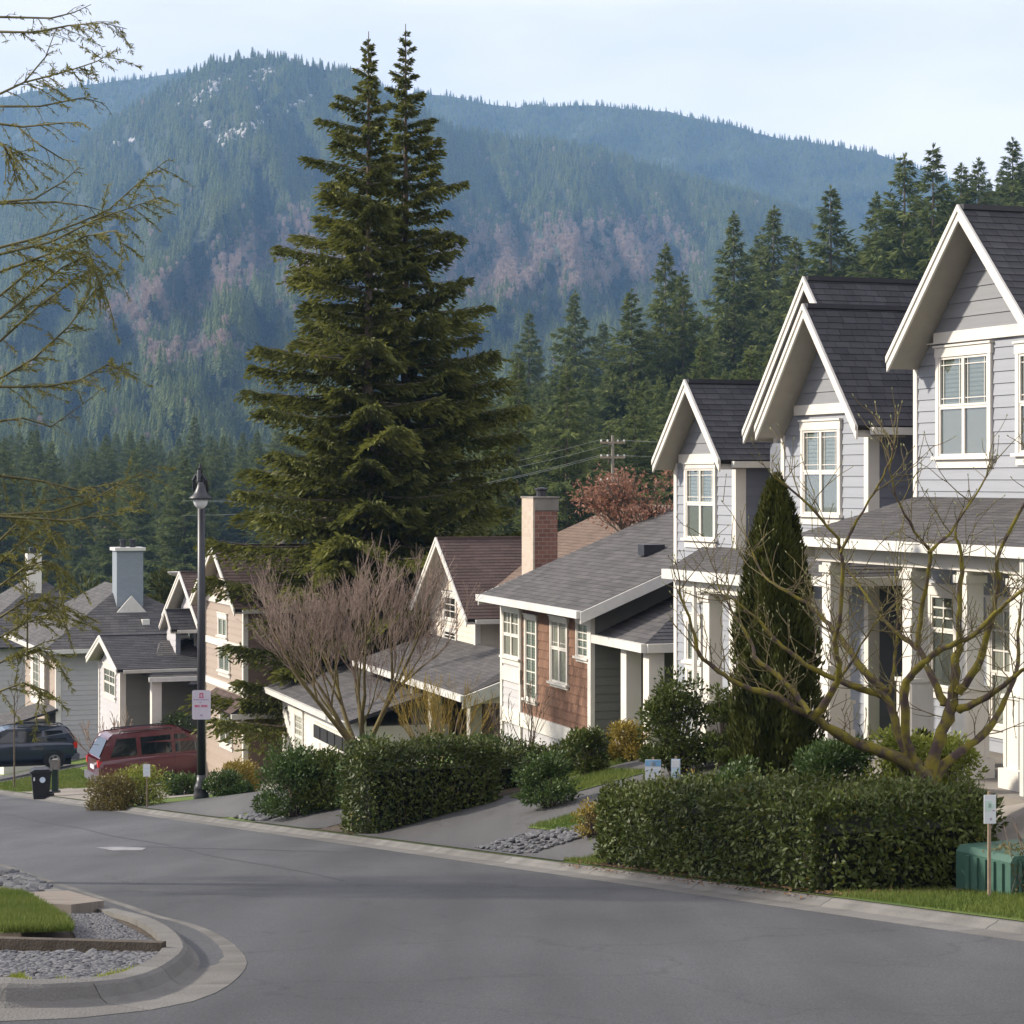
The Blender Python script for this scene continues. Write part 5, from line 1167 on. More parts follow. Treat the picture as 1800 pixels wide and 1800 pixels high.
shrub('glossy shrub left of the middle hedge under the bare maple', uy(572, 44.4), 44.4, .72, .7, 1.3, 'laurel', 6000, .08, clumps=30)
shrub('leafy shrub behind the left end of the middle hedge', uy(655, 41.6), 41.6, .75, .7, 1.45, 'boxleaf', 6500, .075, clumps=34)
shrub('rusty olive shrub at the curb with a small white sign', uy(195, 56.4), 56.4, .72, .75, 1.15, 'rust', 5200, .075)
shrub('green and olive shrub at the curb beside the rusty one', uy(250, 57.0), 57.0, .72, .75, 1.05, 'lime', 3600, .07)
shrub('low green shrub left of the lamp post', uy(318, 62), 62, .8, .6, .62, 'boxleaf', 3000, .08)
shrub('low green shrub right of the lamp post', uy(400, 57.5), 57.5, .85, .7, .6, 'boxleaf', 4200, .08)
shrub('golden yellow shrub behind the lamp post', uy(418, 59.8), 59.8, .62, .6, .9, 'yellow', 3400, .08)
shrub('green bush in front of the grey porch above the red van', uy(316, 74.6), 74.6, .72, .7, 2.5, 'boxleaf', 4200, .1)
shrub('golden green shrub at the foot of the cottage columns', uy(1108, 40.5), 40.5, .45, .45, .75, 'yellow', 3000, .07)
shrub('dry yellow perennials beside the driveway left of the big hedge', uy(1040, 31.5), 31.5, .26, .3, .55, 'yellow', 900, .05)
shrub('tall dark evergreen shrub left of the town house column', uy(1190, 36.6), 36.6, .62, .7, 1.75, 'laurel', 8000, .075, clumps=42)
shrub('dark evergreen shrub between town house column and cedar', uy(1272, 36.0), 36.0, .35, .5, 1.35, 'laurel', 3600, .075)
shrub('bright green low shrub behind the big hedge right of the cedar', uy(1470, 26.4), 26.4, .6, .5, 1.05, 'boxleaf', 7500, .06, zb=-3.92)
shrub('yellow green shrub at the foot of the mossy tree', uy(1585, 25.8), 25.8, .5, .45, 1.05, 'lime', 6200, .055, zb=-3.8)
shrub('lime green shrub right of the mossy tree', uy(1668, 26.0), 26.0, .45, .4, 1.05, 'lime', 4600, .055, zb=-3.82)
shrub('dark leafy shrub rising over the right end of the hedge', uy(1700, 24.6), 24.6, .42, .4, 1.22, 'laurel', 4200, .07, zb=-4.35)
shrub('small ivy tuft on top of the hedge left of the cedar', uy(1300, 28.0), 28.0, .4, .4, .98, 'boxleaf', 2600, .06, zb=-4.35)
shrub('dry brown stems beside the small yard signs', uy(1215, 31.0), 31.0, .55, .4, .75, 'yellow', 900, .05, zb=-4.7)
def cedar(label, x, y, h, rad, n, zb=None, name='cedar_tree'):
    b = gz(x, y) if zb is None else zb; e = thing(name, label, 'tree', (x, y, b)); f = rng.random(n) ** 1.05; z = f * h
    prof = np.interp(f, [0, .08, .3, .55, .8, .93, 1], [.78, .95, 1, .86, .56, .28, .02]) * rad; a = rng.random(n) * 6.283
    lump = 1 + .11 * np.sin(a * 5 + f * 9) + .09 * np.sin(a * 9 - f * 17) + .07 * np.sin(a * 3 + f * 31) + .10 * (rng.random(n) ** 8); q = prof * lump * (1 - .35 * rng.random(n) ** 3)
    P = np.column_stack([q * np.cos(a), q * np.sin(a), z]); o = np.column_stack([np.cos(a), np.sin(a), np.zeros(n)])
    D = unit(o * .35 + [0, 0, 1] + rdir(n) * .35); st = Sticks(); st.seg((0, 0, -.2), (0, 0, h * .95), rad * .13, .01); st.obj('trunk', 'bark', e, 6)
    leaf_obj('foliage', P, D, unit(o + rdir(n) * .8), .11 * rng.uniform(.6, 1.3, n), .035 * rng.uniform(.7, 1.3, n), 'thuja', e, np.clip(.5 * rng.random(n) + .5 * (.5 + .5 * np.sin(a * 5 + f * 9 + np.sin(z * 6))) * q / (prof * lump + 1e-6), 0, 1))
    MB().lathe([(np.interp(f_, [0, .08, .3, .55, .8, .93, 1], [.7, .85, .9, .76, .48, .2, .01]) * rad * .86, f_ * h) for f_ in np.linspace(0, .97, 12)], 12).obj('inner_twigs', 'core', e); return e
cedar('tall narrow golden green cedar column in front of the town houses', uy(1364, 29.2), 29.2, 4.15, .52, 26000, zb=-4.15)
cedar('small rounded cedar topiary on the porch behind the mossy tree', uy(1621, 27.4), 27.4, .62, .19, 2600, zb=-3.72, name='cedar_shrub')
for u0, y0, hh, rd in ((170, 124, 4.2, 2.0), (215, 128, 3.8, 1.6), (296, 126, 5.2, 1.9)):
    x0 = uy(u0, y0); zt = (843 - (965 if u0 > 250 else 985)) / FP * y0
    shrub({170: 'round olive evergreen behind the far roof, left of the clad chimney', 215: 'dark evergreen close to the left side of the clad chimney', 296: 'round dark evergreen just right of the clad chimney'}[u0], x0, y0, rd, rd, zt - gz(x0, y0), 'thuja', 9000, .42, name='evergreen_tree', clumps=60, wid=.45)

# ================================================================== twin firs
def big_fir(label, u0, y, vtop, zb, rad, nb, seed, asym):
    x = uy(u0, y); zt = (843 - vtop) / FP * y; h = zt - zb
    st, C, D, Ln, R = fir_parts(h, rad, nb, .21, 8.5, low=.07, seed=seed, hang=.75, asym=asym, trunk_r=.30, pwr=.64)
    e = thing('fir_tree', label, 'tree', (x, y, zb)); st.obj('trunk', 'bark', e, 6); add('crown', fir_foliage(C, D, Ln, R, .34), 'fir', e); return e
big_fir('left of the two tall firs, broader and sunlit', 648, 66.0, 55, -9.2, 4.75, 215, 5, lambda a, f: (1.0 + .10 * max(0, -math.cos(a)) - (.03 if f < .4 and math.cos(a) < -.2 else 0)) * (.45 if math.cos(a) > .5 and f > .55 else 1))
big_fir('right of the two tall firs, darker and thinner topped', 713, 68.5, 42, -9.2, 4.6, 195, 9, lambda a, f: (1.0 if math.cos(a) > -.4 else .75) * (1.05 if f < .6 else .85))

# dead leaves and litter at the foot of the hedges
n = 1500; Xl = np.concatenate([rng.uniform(10.78, 11.12, n // 2), rng.uniform(11.0, 13.0, n - n // 2)]); Yl = np.concatenate([rng.uniform(20.3, 27.2, n // 2), rng.uniform(20.0, 20.42, n - n // 2)])
xx, yy = Xl * T.c - Yl * T.s, Xl * T.s + Yl * T.c; zz = np.where(Xl < 10.93, plane_z(yy) + .085, ground_z(xx, yy) + .03)
D_ = rdir(n); D_[:, 2] *= .25
o = leaf_obj('leaf_litter', np.column_stack([xx, yy, zz]), unit(D_), unit(rdir(n) * .5 + [0, 0, 1]), rng.uniform(.03, .07, n), rng.uniform(.015, .03, n), 'litter'); tag(o, 'brown dead leaves lying along the foot of the big hedge', 'leaf litter', kind='stuff')
# ================================================================== bare maple, small bare trees
random.seed(11)
e = thing('maple_tree', 'bare maple with mossy trunks and a reddish fan of twigs', 'tree', (uy(635, 46), 46, gz(uy(635, 46), 46)))
st = Sticks(); top = Sticks()
class Split:
    """thick wood goes to one mesh, thin twigs to another"""
    def __init__(s, lim): s.lim = lim
    def line(s, pts, r0, r1): (st if r0 > s.lim else top).line(pts, r0, r1)
sp = Split(.013)
for k in range(7):
    a = k * 2 * math.pi / 7 + .3; d = Vector((math.cos(a) * .62, math.sin(a) * .5, 1))
    bare_tree(sp, (math.cos(a) * .06, math.sin(a) * .06, .75), d, 1.5, .062, 0, 5, .52, .15, (3, 4), shrink=.70, wob=.07, minr=.0038)
st.line([(0, 0, -.2), (.02, 0, .4), (0, .02, .95)], .14, .10); st.obj('limbs', 'mossy', e, 6); top.obj('twigs', 'twig', e, 3)
st = Sticks(); top = Sticks(); sp = Split(.011)
e = thing('birch_shrub', 'small bare multi stem shrub with yellowish twigs and pale stems', 'tree', (uy(770, 43.2), 43.2, gz(uy(770, 43.2), 43.2)))
for k in range(8):
    a = k * .785; bare_tree(sp, (math.cos(a) * .05, math.sin(a) * .05, 0), Vector((math.cos(a) * .36, math.sin(a) * .36, 1)), .85, .026, 0, 4, .5, .16, (3, 3), shrink=.7, wob=.06, minr=.0036)
MT['ytwig'] = M('yellow twigs', (.24, .17, .035), (.32, .23, .06), .9); MT['palebark'] = M('pale pinkish bark', (.34, .25, .20), (.24, .18, .11), .9, 'noise', 8)
st.obj('limbs', 'palebark', e, 5); top.obj('twigs', 'ytwig', e, 3)
st = Sticks(); e = thing('bare_shrub', 'thin grey bare shrub in front of the cottage skirting', 'shrub', (uy(925, 41.5), 41.5, gz(uy(925, 41.5), 41.5)))
for k in range(7):
    a = k * .9; bare_tree(st, (0, 0, 0), Vector((math.cos(a) * .35, math.sin(a) * .35, 1)), .8, .016, 0, 3, .35, .2, (2, 3), minr=.004)
st.obj('branches', 'bark', e, 4)
st = Sticks(); e = thing('young_tree', 'very thin staked young tree on the far lawn at left', 'tree', (uy(25, 78), 78, gz(uy(25, 78), 78))); st.seg((0, 0, 0), (0, 0, 3.2), .035, .02)
for k in range(5): bare_tree(st, (0, 0, 2.4 + .2 * k), Vector((random.gauss(0, .5), random.gauss(0, .5), .6)), .7, .012, 0, 2, .4, .2, (2, 3), minr=.005)
st.obj('trunk', 'bark', e, 5)
st = Sticks(); e = thing('young_tree', 'pale bare sapling in front of the grey entry gable', 'tree', (uy(193, 73.5), 73.5, gz(uy(193, 73.5), 73.5)))
for k in range(6): bare_tree(st, (0, 0, .2), Vector((math.cos(k) * .5, math.sin(k) * .5, 1)), 1.0, .03, 0, 3, .4, .2, (2, 3), minr=.008)
st.obj('branches', 'palebark', e, 4)
# russet tree behind the cottage roof
st = Sticks(); x0, y0 = uy(1148, 52), 52; e = thing('beech_tree', 'small tree with withered russet leaves behind the cottage roof', 'tree', (x0, y0, -5.7)); tips = []
for k in range(6):
    a = k * 1.05; tips += bare_tree(st, (0, 0, 3.9), Vector((math.cos(a) * .8, math.sin(a) * .8, .5)), .98, .06, 0, 4, .5, .12, (3, 4), shrink=.66, minr=.009)
st.seg((0, 0, -1.5), (0, 0, 4.0), .11, .09); st.obj('branches', 'bark', e, 4)
tp = np.array([tuple(t) for t in tips]); n = 5200; k = rng.integers(0, len(tp), n); P = tp[k] + rng.normal(size=(n, 3)) * [.16, .16, .13]
leaf_obj('leaves', P, unit(rdir(n) + [0, 0, -.5]), rdir(n), .12 * rng.uniform(.6, 1.2, n), .05 * rng.uniform(.6, 1.2, n), 'russet', e)

# ================================================================== mossy tree in front of the porch
B0 = (uy(1630, 25), 25.0)
e = thing('magnolia_tree', 'spreading bare tree with mossy yellow limbs and pale buds before the porch', 'tree', (B0[0], B0[1], -4.2))
BR = [  # pixel course, start depth, end depth, start radius, end radius
 ([(1632, 1420), (1629, 1370), (1595, 1340), (1539, 1318), (1495, 1303), (1450, 1273), (1428, 1260), (1390, 1240), (1361, 1223), (1309, 1206), (1260, 1180), (1230, 1150), (1216, 1102), (1193, 1039)], 25, 24.2, .085, .012),
 ([(1428, 1260), (1443, 1247), (1467, 1206), (1472, 1176), (1469, 1128), (1476, 1083), (1478, 972), (1457, 927), (1390, 860), (1360, 838)], 24.5, 23.6, .050, .008),
 ([(1478, 972), (1500, 930), (1536, 864), (1562, 812), (1572, 780)], 23.8, 23.4, .020, .006),
 ([(1420, 1254), (1398, 1221), (1368, 1187), (1327, 1158), (1320, 1135), (1301, 1098), (1279, 1065), (1262, 1020)], 24.4, 25.4, .040, .007),
 ([(1632, 1420), (1629, 1362), (1595, 1325), (1577, 1280), (1558, 1228), (1521, 1213), (1476, 1197), (1428, 1173), (1383, 1143), (1353, 1113), (1323, 1080), (1280, 1050)], 25, 25.6, .075, .009),
 ([(1558, 1217), (1521, 1180), (1498, 1150), (1476, 1117), (1450, 1091), (1420, 1061), (1368, 1031), (1338, 1009), (1320, 960)], 25.3, 26.4, .052, .008),
 ([(1630, 1420), (1617, 1366), (1595, 1299), (1591, 1210), (1610, 1176), (1640, 1154), (1681, 1128), (1711, 1117), (1744, 1083), (1770, 1061), (1812, 1027)], 25, 24.0, .062, .014),
 ([(1634, 1420), (1632, 1362), (1651, 1299), (1670, 1251), (1677, 1206), (1681, 1158), (1685, 1132), (1688, 1068), (1688, 990), (1681, 934)], 25, 25.1, .10, .014),
 ([(1662, 1240), (1644, 1199), (1614, 1143), (1584, 1117), (1539, 1076), (1517, 1035), (1490, 1000)], 25.1, 26.0, .050, .008),
 ([(1614, 1135), (1621, 1083), (1629, 1039), (1636, 972), (1606, 934), (1577, 871), (1560, 820)], 25.2, 24.5, .036, .007),
 ([(1636, 972), (1670, 934), (1718, 867), (1735, 830)], 24.6, 24.9, .022, .006),
 ([(1685, 1217), (1711, 1184), (1733, 1132), (1744, 1083), (1755, 1027), (1759, 979), (1800, 882), (1822, 840)], 25, 24.4, .055, .010),
 ([(1685, 1247), (1725, 1232), (1774, 1195), (1812, 1168)], 25, 24.2, .050, .016),
 ([(1636, 1420), (1651, 1355), (1688, 1321), (1740, 1281), (1763, 1232), (1785, 1180), (1792, 1113), (1796, 1050)], 25, 25.8, .070, .010),
 ([(1558, 1228), (1570, 1190), (1576, 1120), (1580, 1060), (1572, 1000)], 25.4, 25.9, .030, .007),
 ([(1467, 1206), (1495, 1170), (1520, 1120), (1560, 1075)], 24.4, 24.0, .020, .006),
]
st = Sticks(); tw = Sticks(); buds = []
random.seed(3)
def place(p): return Vector(p) - e.location
def twig(p, d, L, r, lev):
    n = 4; pts = [p]
    for i in range(n): d = (d + Vector((random.gauss(0, .16), random.gauss(0, .16), random.gauss(0, .10) + .07))).normalized(); pts.append(pts[-1] + d * L / n)
    tw.line(pts, r, .0028); buds.append((pts[-1], d))
    if lev > 0:
        for q in pts[1:]:
            if random.random() < .68:
                ax = Vector((random.gauss(0, 1), random.gauss(0, 1), random.gauss(0, .7))).normalized(); twig(q, (d + ax * .8).normalized(), L * random.uniform(.35, .7), r * .65, lev - 1)
LIMB = []; _kr = [random.uniform(.88, 1.16) for _ in range(200)]
def kr(r0, r1, i, nf): return (r0 * .95 + (r1 - r0 * .95) * (i / nf) ** .85) * _kr[(i + int(r0 * 9999)) % 200]
for px, d0, d1, r0, r1 in BR:
    n = len(px); pts = [place(at(p[0] + random.gauss(0, 1.5), p[1], d0 + (d1 - d0) * i / (n - 1))) for i, p in enumerate(px)]
    fine = []
    for i in range(n - 1):
        p0, p1, p2, p3 = pts[max(i - 1, 0)], pts[i], pts[i + 1], pts[min(i + 2, n - 1)]
        for s in (0, .25, .5, .75): fine.append(Vector((random.gauss(0, .006), random.gauss(0, .006), random.gauss(0, .006))) + p1 * 1 + (p2 - p0) * .5 * s + (p0 * 2 - p1 * 5 + p2 * 4 - p3) * .5 * s * s + (p1 * 3 - p0 - p2 * 3 + p3) * .5 * s ** 3)
    fine.append(pts[-1]); nf = len(fine) - 1
    LIMB.append((fine, [kr(r0, r1, i, nf) for i in range(nf + 1)]))
    for i in range(int(nf * .28), nf + 1):
        if random.random() < .5 + .35 * i / nf:
            d = (fine[min(i + 1, nf)] - fine[max(i - 1, 0)]).normalized(); ax = Vector((random.gauss(0, .8), random.gauss(0, .8), random.gauss(.7, .6))).normalized()
            twig(fine[min(i, nf)], (d * .4 + ax).normalized(), random.uniform(.2, .7), .0075, 1)
    twig(fine[-1], (fine[-1] - fine[-2]).normalized(), .4, r1 * .8, 1)
tubes('limbs', LIMB, 'moss', e, 9)
MT['mtwig'] = M('olive twigs', (.17, .145, .055), (.13, .095, .06), .9, 'noise', 4); tw.obj('twigs', 'mtwig', e, 4)
MT['bud'] = M('pale buds', (.36, .36, .19), (.25, .27, .12), .8, 'attr', 4)
bp = np.array([tuple(b[0]) for b in buds]); bd = unit(np.array([tuple(b[1]) for b in buds]) + [0, 0, .3])
V, Q = kites(np.repeat(bp, 2, 0), np.repeat(bd, 2, 0), np.tile(np.array([[1, .2, .1], [.1, 1, .2]]), (len(bp), 1)), np.full(len(bp) * 2, .042), np.full(len(bp) * 2, .015))
add('buds', np_mesh('buds', V, Q, rng.random(len(Q))), 'bud', e)

# ================================================================== overhanging hemlock at the left
tx, ty = uy(-330, 27), 27.0; e = thing('hemlock_tree', 'large sparse hemlock overhanging from outside the left edge', 'tree', (tx, ty, gz(tx, ty) + .2)); b0 = e.location.copy()
st = Sticks(); C, D, Ln = [], [], []
s0_, C_, D_, L2, R2 = fir_parts(13.5, 3.6, 90, .34, 1.7, low=.22, seed=31, hang=.8, asym=lambda a, f: .42 if math.cos(a) > -.2 else 1, trunk_r=.2, pwr=.6)
s0_.obj('trunk', 'bark', e, 6); add('crown', fir_foliage(C_, D_, L2, R2, .25), 'firtip', e)
HB = [([(0, 30), (90, 32), (130, 22), (160, 8)], 26, .3), ([(0, 56), (60, 57), (120, 45), (180, 40), (220, 50)], 25.5, .9), ([(0, 165), (42, 145), (80, 100), (96, 58)], 25, .35), ([(42, 145), (90, 133), (135, 120), (170, 108), (198, 92)], 25, 1.3),
      ([(0, 187), (70, 187), (145, 172), (185, 182)], 26, .25), ([(0, 218), (40, 223), (110, 216), (140, 215)], 24, .5), ([(35, 226), (70, 255), (110, 280), (135, 283)], 24, .15), ([(0, 250), (20, 268), (45, 265)], 25, 1.5), ([(10, 262), (22, 290), (30, 320)], 25, .8),
      ([(0, 355), (60, 350), (110, 320), (138, 295)], 25, .5), ([(0, 358), (100, 355), (150, 362), (185, 372)], 25.5, .25), ([(0, 435), (60, 420), (130, 395), (190, 370), (240, 325), (292, 282)], 25, .8), ([(0, 447), (90, 425), (170, 385), (230, 365), (285, 345)], 24.5, 1.3),
      ([(0, 478), (90, 445), (150, 415), (205, 405), (215, 440)], 24.5, 1.2), ([(0, 520), (60, 470), (130, 440), (195, 470), (205, 475)], 26, 1.2), ([(0, 560), (50, 520), (110, 470), (150, 450), (180, 500)], 25, 1.2), ([(0, 600), (60, 545), (120, 500), (165, 470), (190, 530)], 25.5, 1.1),
      ([(0, 665), (60, 630), (120, 575), (160, 520), (190, 480)], 25, 1.0), ([(0, 680), (80, 680), (140, 668), (190, 640), (220, 655)], 24.8, 1.0), ([(0, 740), (40, 735), (90, 750), (160, 700)], 26, .3),
      ([(0, 836), (70, 845), (140, 862), (200, 850), (255, 860)], 25, .7), ([(0, 905), (90, 900), (160, 880), (230, 840), (270, 820)], 25, .9), ([(0, 908), (120, 915), (200, 905), (250, 880)], 24.6, 1.0), ([(0, 950), (40, 910), (80, 880), (150, 870)], 25.4, .8),
      ([(0, 990), (30, 960), (70, 930), (105, 935)], 25, 1.5), ([(0, 1030), (40, 1000), (80, 985), (110, 1000)], 24.6, 1.6), ([(0, 1085), (40, 1060), (80, 1050), (115, 1070)], 25, 1.6), ([(0, 1120), (45, 1095), (95, 1080)], 24.7, 1.5), ([(0, 1165), (30, 1150), (70, 1140), (100, 1160)], 25, 1.5), ([(0, 1215), (40, 1200), (85, 1215)], 24.8, 1.6), ([(48, 1160), (48, 1060), (42, 960), (40, 900)], 25, .8)]
random.seed(5)
for px, y, dn in HB:
    q0 = px[0]; 
    if q0[0] <= 0: px = [(-330, q0[1] + 40)] + [(-150, q0[1] + 14)] + px
    pts = [at(p[0], p[1], y + .25 * math.sin(i * 1.7 + p[1])) - b0 for i, p in enumerate(px)]
    if q0[0] <= 0: pts[0] = Vector((0, 0, pts[0].z))
    st.line(pts, .022 if q0[0] <= 0 else .012, .004)
    for i in range(len(pts) - 1):
        a, b = pts[i], pts[i + 1]; L_ = (b - a).length; d = (b - a).normalized()
        if px[i][0] < -60: continue
        m = int(L_ * 12 * (.5 + .5 * dn)) + 1
        for k in range(m):
            f = (k + random.random()) / m; p = a.lerp(b, f); ax = Vector((random.gauss(0, .5), random.gauss(0, 1), random.gauss(-.35, .5))).normalized(); td = (d * .8 + ax * .75).normalized(); tl = random.uniform(.10, .42) * (.6 + .5 * dn)
            end = p + td * tl + Vector((0, 0, -.12 * tl)); mid = p.lerp(end, .5) + Vector((0, 0, .02)); st.line([p, mid, end], .0055, .002)
            nn = int(tl * 120 * dn)
            for j in range(nn):
                g_ = random.random(); pp = p.lerp(end, g_); C.append(tuple(pp)); D.append(tuple((td + Vector((random.gauss(0, .7), random.gauss(0, .7), random.gauss(-.15, .5))))))
                Ln.append(random.uniform(.035, .08))
st.obj('branches', M('dark olive bark', (.085, .078, .045), (.16, .145, .06), .95, 'noise', 5), e, 5)
C, D, Ln = np.array(C), unit(np.array(D)), np.array(Ln); leaf_obj('needles', C, D, rdir(len(C)), Ln, Ln * .20, 'firtip', e)

# ================================================================== street lamp and its sign
lx, ly = uy(354, 57.6), 57.6; lz = gz(lx, ly)
top_z = (843 - 868) / FP * ly
e = thing('street_lamp', 'tall black street lamp with ornate top and hanging bell light', 'street lamp', (lx, ly, lz)); hp = top_z - lz
MB().lathe([(.20, -.3), (.20, .12), (.17, .18), (.19, .24), (.16, .34), (.125, .42), (.115, .6)], 16).obj('base', 'blackm', e, smooth=True)
MB().lathe([(.112, .5), (.105, hp * .5), (.095, hp + .35), (.0, hp + .36)], 16).obj('pole', 'blackm', e, smooth=True)
pin = MB().lathe([(.10, hp + .30), (.12, hp + .35), (.07, hp + .42), (.0, hp + .46)], 12).obj('finial', 'blackm', e, smooth=True)
s2 = Sticks()
for sgn in (-1, 1):
    s2.line([(.09 * sgn, -.02, hp - .1), (.17 * sgn, -.10, hp + .1), (.15 * sgn, -.28, hp + .36), (.05 * sgn, -.42, hp + .5), (.0, -.5, hp + .34)], .045, .035)
    s2.line([(.08 * sgn, -.35, hp + .2), (.15 * sgn, -.4, hp + .34), (.08 * sgn, -.45, hp + .46)], .04, .03)
s2.line([(0, 0, hp + .30), (0, -.2, hp + .62), (0, -.42, hp + .60), (0, -.5, hp + .30)], .055, .05); s2.line([(0, -.3, hp + .62), (.02, -.32, hp + .78)], .04, .012); s2.obj('scroll_arm', 'blackm', e, 8)
hd = MB().lathe([(.07, hp + .30), (.10, hp + .16), (.15, hp + .06), (.19, hp - .02), (.29, hp - .09), (.295, hp - .13), (.18, hp - .13)], 20, (0.05, -.5)).obj('lamp_shade', 'blackm', e, smooth=True)
MT['lampglass'] = M('frosted lamp glass', (.75, .76, .76), (.62, .63, .64), .2, coat=.4)
MB().lathe([(.185, hp - .131), (.19, hp - .19), (.16, hp - .28), (.10, hp - .35), (.0, hp - .38)], 20, (0.05, -.5)).obj('glass_bowl', 'lampglass', e, smooth=True)
# sign strapped to the pole
sx, sy, sw, sh = lx, ly - .135, .47, .74; szc = (843 - 1238) / FP * ly
e = thing('notice_sign', 'white notice with red lettering fixed to the lamp post', 'sign', (sx + .02, sy, szc))
MT['signw'] = M('sign white', (.62, .58, .64), (.56, .52, .58), .5); MT['signred'] = M('faded red print', (.50, .07, .15), (.58, .16, .25), .6); MT['signgrey'] = M('faded grey print', (.34, .25, .38), (.44, .33, .46), .6)
MB().prism([(-sw / 2 + .03, -sh / 2), (sw / 2 - .03, -sh / 2), (sw / 2, -sh / 2 + .03), (sw / 2, sh / 2 - .03), (sw / 2 - .03, sh / 2), (-sw / 2 + .03, sh / 2), (-sw / 2, sh / 2 - .03), (-sw / 2, -sh / 2 + .03)], -.008, .0, 1).obj('plate', 'signw', e)
m = MB(); m.box(-.05, .05, -.012, -.0085, .27, .30).box(-.05, -.022, -.012, -.0085, .20, .27).box(.022, .05, -.012, -.0085, .20, .27).box(-.06, .06, -.012, -.0085, .175, .20); m.obj('emblem', 'signred', e)
m = MB(); r_ = random.Random(2)
x_ = -.20
while x_ < .19: w_ = r_.uniform(.02, .05); m.box(x_, x_ + w_, -.012, -.0085, .115, .145); x_ += w_ + .012
m.box(-.05, .0, -.012, -.0085, .05, .075); m.obj('small_print', 'signgrey', e)
m = MB(); x_ = -.17
for w_ in (.035, .03, .03, .03, .0, .035, .03, .03, .03, .03):
    if w_: m.box(x_, x_ + w_ - .006, -.012, -.0085, -.06, .0)
    x_ += .033
m.obj('bold_lettering', 'signred', e)
MB().box(-.03, .03, -.012, -.0085, -.285, -.24).obj('logo', 'signgrey', e)

# ================================================================== small signs
def stake_sign(label, x, y, zb, w, h, zc, ang, face, prints, post='palebark'):
    e = thing('yard_sign', label, 'sign', (x, y, zb), ang); MB().box(-.014, .014, -.012, .012, -.15, zc - zb + h / 2 + .03).obj('stake', post, e)
    MB().box(-w / 2, w / 2, -.022, -.014, zc - zb - h / 2, zc - zb + h / 2).obj('board', face, e)
    for nm, mt, a, b, c, d in prints: MB().box(-w / 2 + a * w, -w / 2 + b * w, -.0255, -.0225, zc - zb - h / 2 + c * h, zc - zb - h / 2 + d * h).obj(nm, mt, e)
    return e
MT['signpaper'] = M('sign board white', (.72, .74, .75), (.66, .68, .70), .5); MT['signblue'] = M('sky blue print', (.16, .36, .58), (.35, .55, .72), .5, 'noise', 6); MT['signpale'] = M('pale blue print', (.50, .62, .76), (.60, .69, .78), .5); MT['signgreen'] = M('pale green print', (.50, .66, .58), (.60, .70, .64), .6, 'noise', 12); MT['signdark'] = M('dark blue print', (.04, .13, .25), None, .5)
y = 28.6; stake_sign('wider white and blue yard sign above the far end of the hedge', uy(1148, y), y, gz(uy(1148, y), y), .20, .27, (843 - 1354) / FP * y, -.1, 'signpaper', [('sky_print', 'signblue', .01, .99, .70, .985), ('cloud_print', 'signpaper', .34, .66, .70, .9), ('text_line', 'signpale', .12, .85, .42, .46), ('text_line', 'signpale', .12, .75, .52, .55)])
y = 28.2; stake_sign('narrower pale blue yard sign above the far end of the hedge', uy(1188, y), y, gz(uy(1188, y), y), .112, .27, (843 - 1353) / FP * y, -.15, 'signpale', [('text_block', 'signpaper', .08, .92, .62, .96), ('stripe', 'signdark', .15, .65, .22, .26), ('stripe', 'signdark', .52, .66, .02, .22), ('text_line', 'signgreen', .2, .8, .42, .5)])
y = 22.2; stake_sign('white notice on a thin wooden stake beside the green utility box', uy(1739, y), y, gz(uy(1741, y), y), .12, .28, (843 - 1422) / FP * y, .12, 'signpaper', [('print', 'signgreen', .12, .6, .45, .8), ('print', 'signgreen', .35, .85, .55, .7), ('text_line', 'signgrey', .7, .9, .44, .47), ('text_line', 'signgrey', .5, .65, .12, .2)])
y = 55.0; stake_sign('small white notice on a stake in the olive shrub at the curb', uy(258, y), y, gz(uy(258, y), y), .17, .30, (843 - 1354) / FP * y, 0, 'signpaper', [('text_line', 'signpale', .15, .85, .6, .68), ('text_line', 'signpale', .15, .85, .3, .36)])

# ================================================================== green utility box, valve lid, steps
MT['ugreen'] = M('faded green fibreglass', (.045, .105, .078), (.075, .145, .11), .45, 'noise', 4, dirt=.35); MT['udark'] = M('shadow slot', (.012, .03, .024), None, .7)
p = T.W(12.9, 19.75); e = thing('utility_box', 'low green ribbed utility cabinet on the grass, right edge', 'utility box', (p.x, p.y, gz(p.x, p.y)), T.th + .12)
m = MB(); m.prism([(-.42, 0), (.95, 0), (.95, .40), (.90, .46), (-.37, .46), (-.42, .40)], -.35, .5, 1); m.obj('cabinet', 'ugreen', e)
for k in range(5): MB().box(-.445, -.41, -.25 + k * .13, -.19 + k * .13, .04, .38).obj('rib', 'ugreen', e)
fr_ = MB()
for k in range(4): MB().prism([(-.351, .075 + k * .085), (-.41, .075 + k * .085), (-.40, .095 + k * .085), (-.351, .135 + k * .085)], -.27, .9, 0).obj('louvre', 'ugreen', e)
MB().box(-.32, .94, -.37, -.3505, .03, .065).box(-.32, .94, -.37, -.3505, .405, .43).box(-.33, -.29, -.37, -.3505, .03, .43).obj('door_frame', 'ugreen', e)
MB().box(-.45, .98, -.38, .53, -.2, .015).obj('pad', 'concrete', e)
q = T.W(12.75, 20.15); e2 = MB().lathe([(.30, -.05), (.30, .05), (.27, .075), (.0, .085)], 20).obj('valve_lid', M('teal plastic lid', (.05, .13, .16), (.07, .17, .19), .5)); e2.location = (q.x, q.y, gz(q.x, q.y)); e2.scale = (1, .7, 1); tag(e2, 'flat teal round lid in the grass left of the utility box', 'lid')
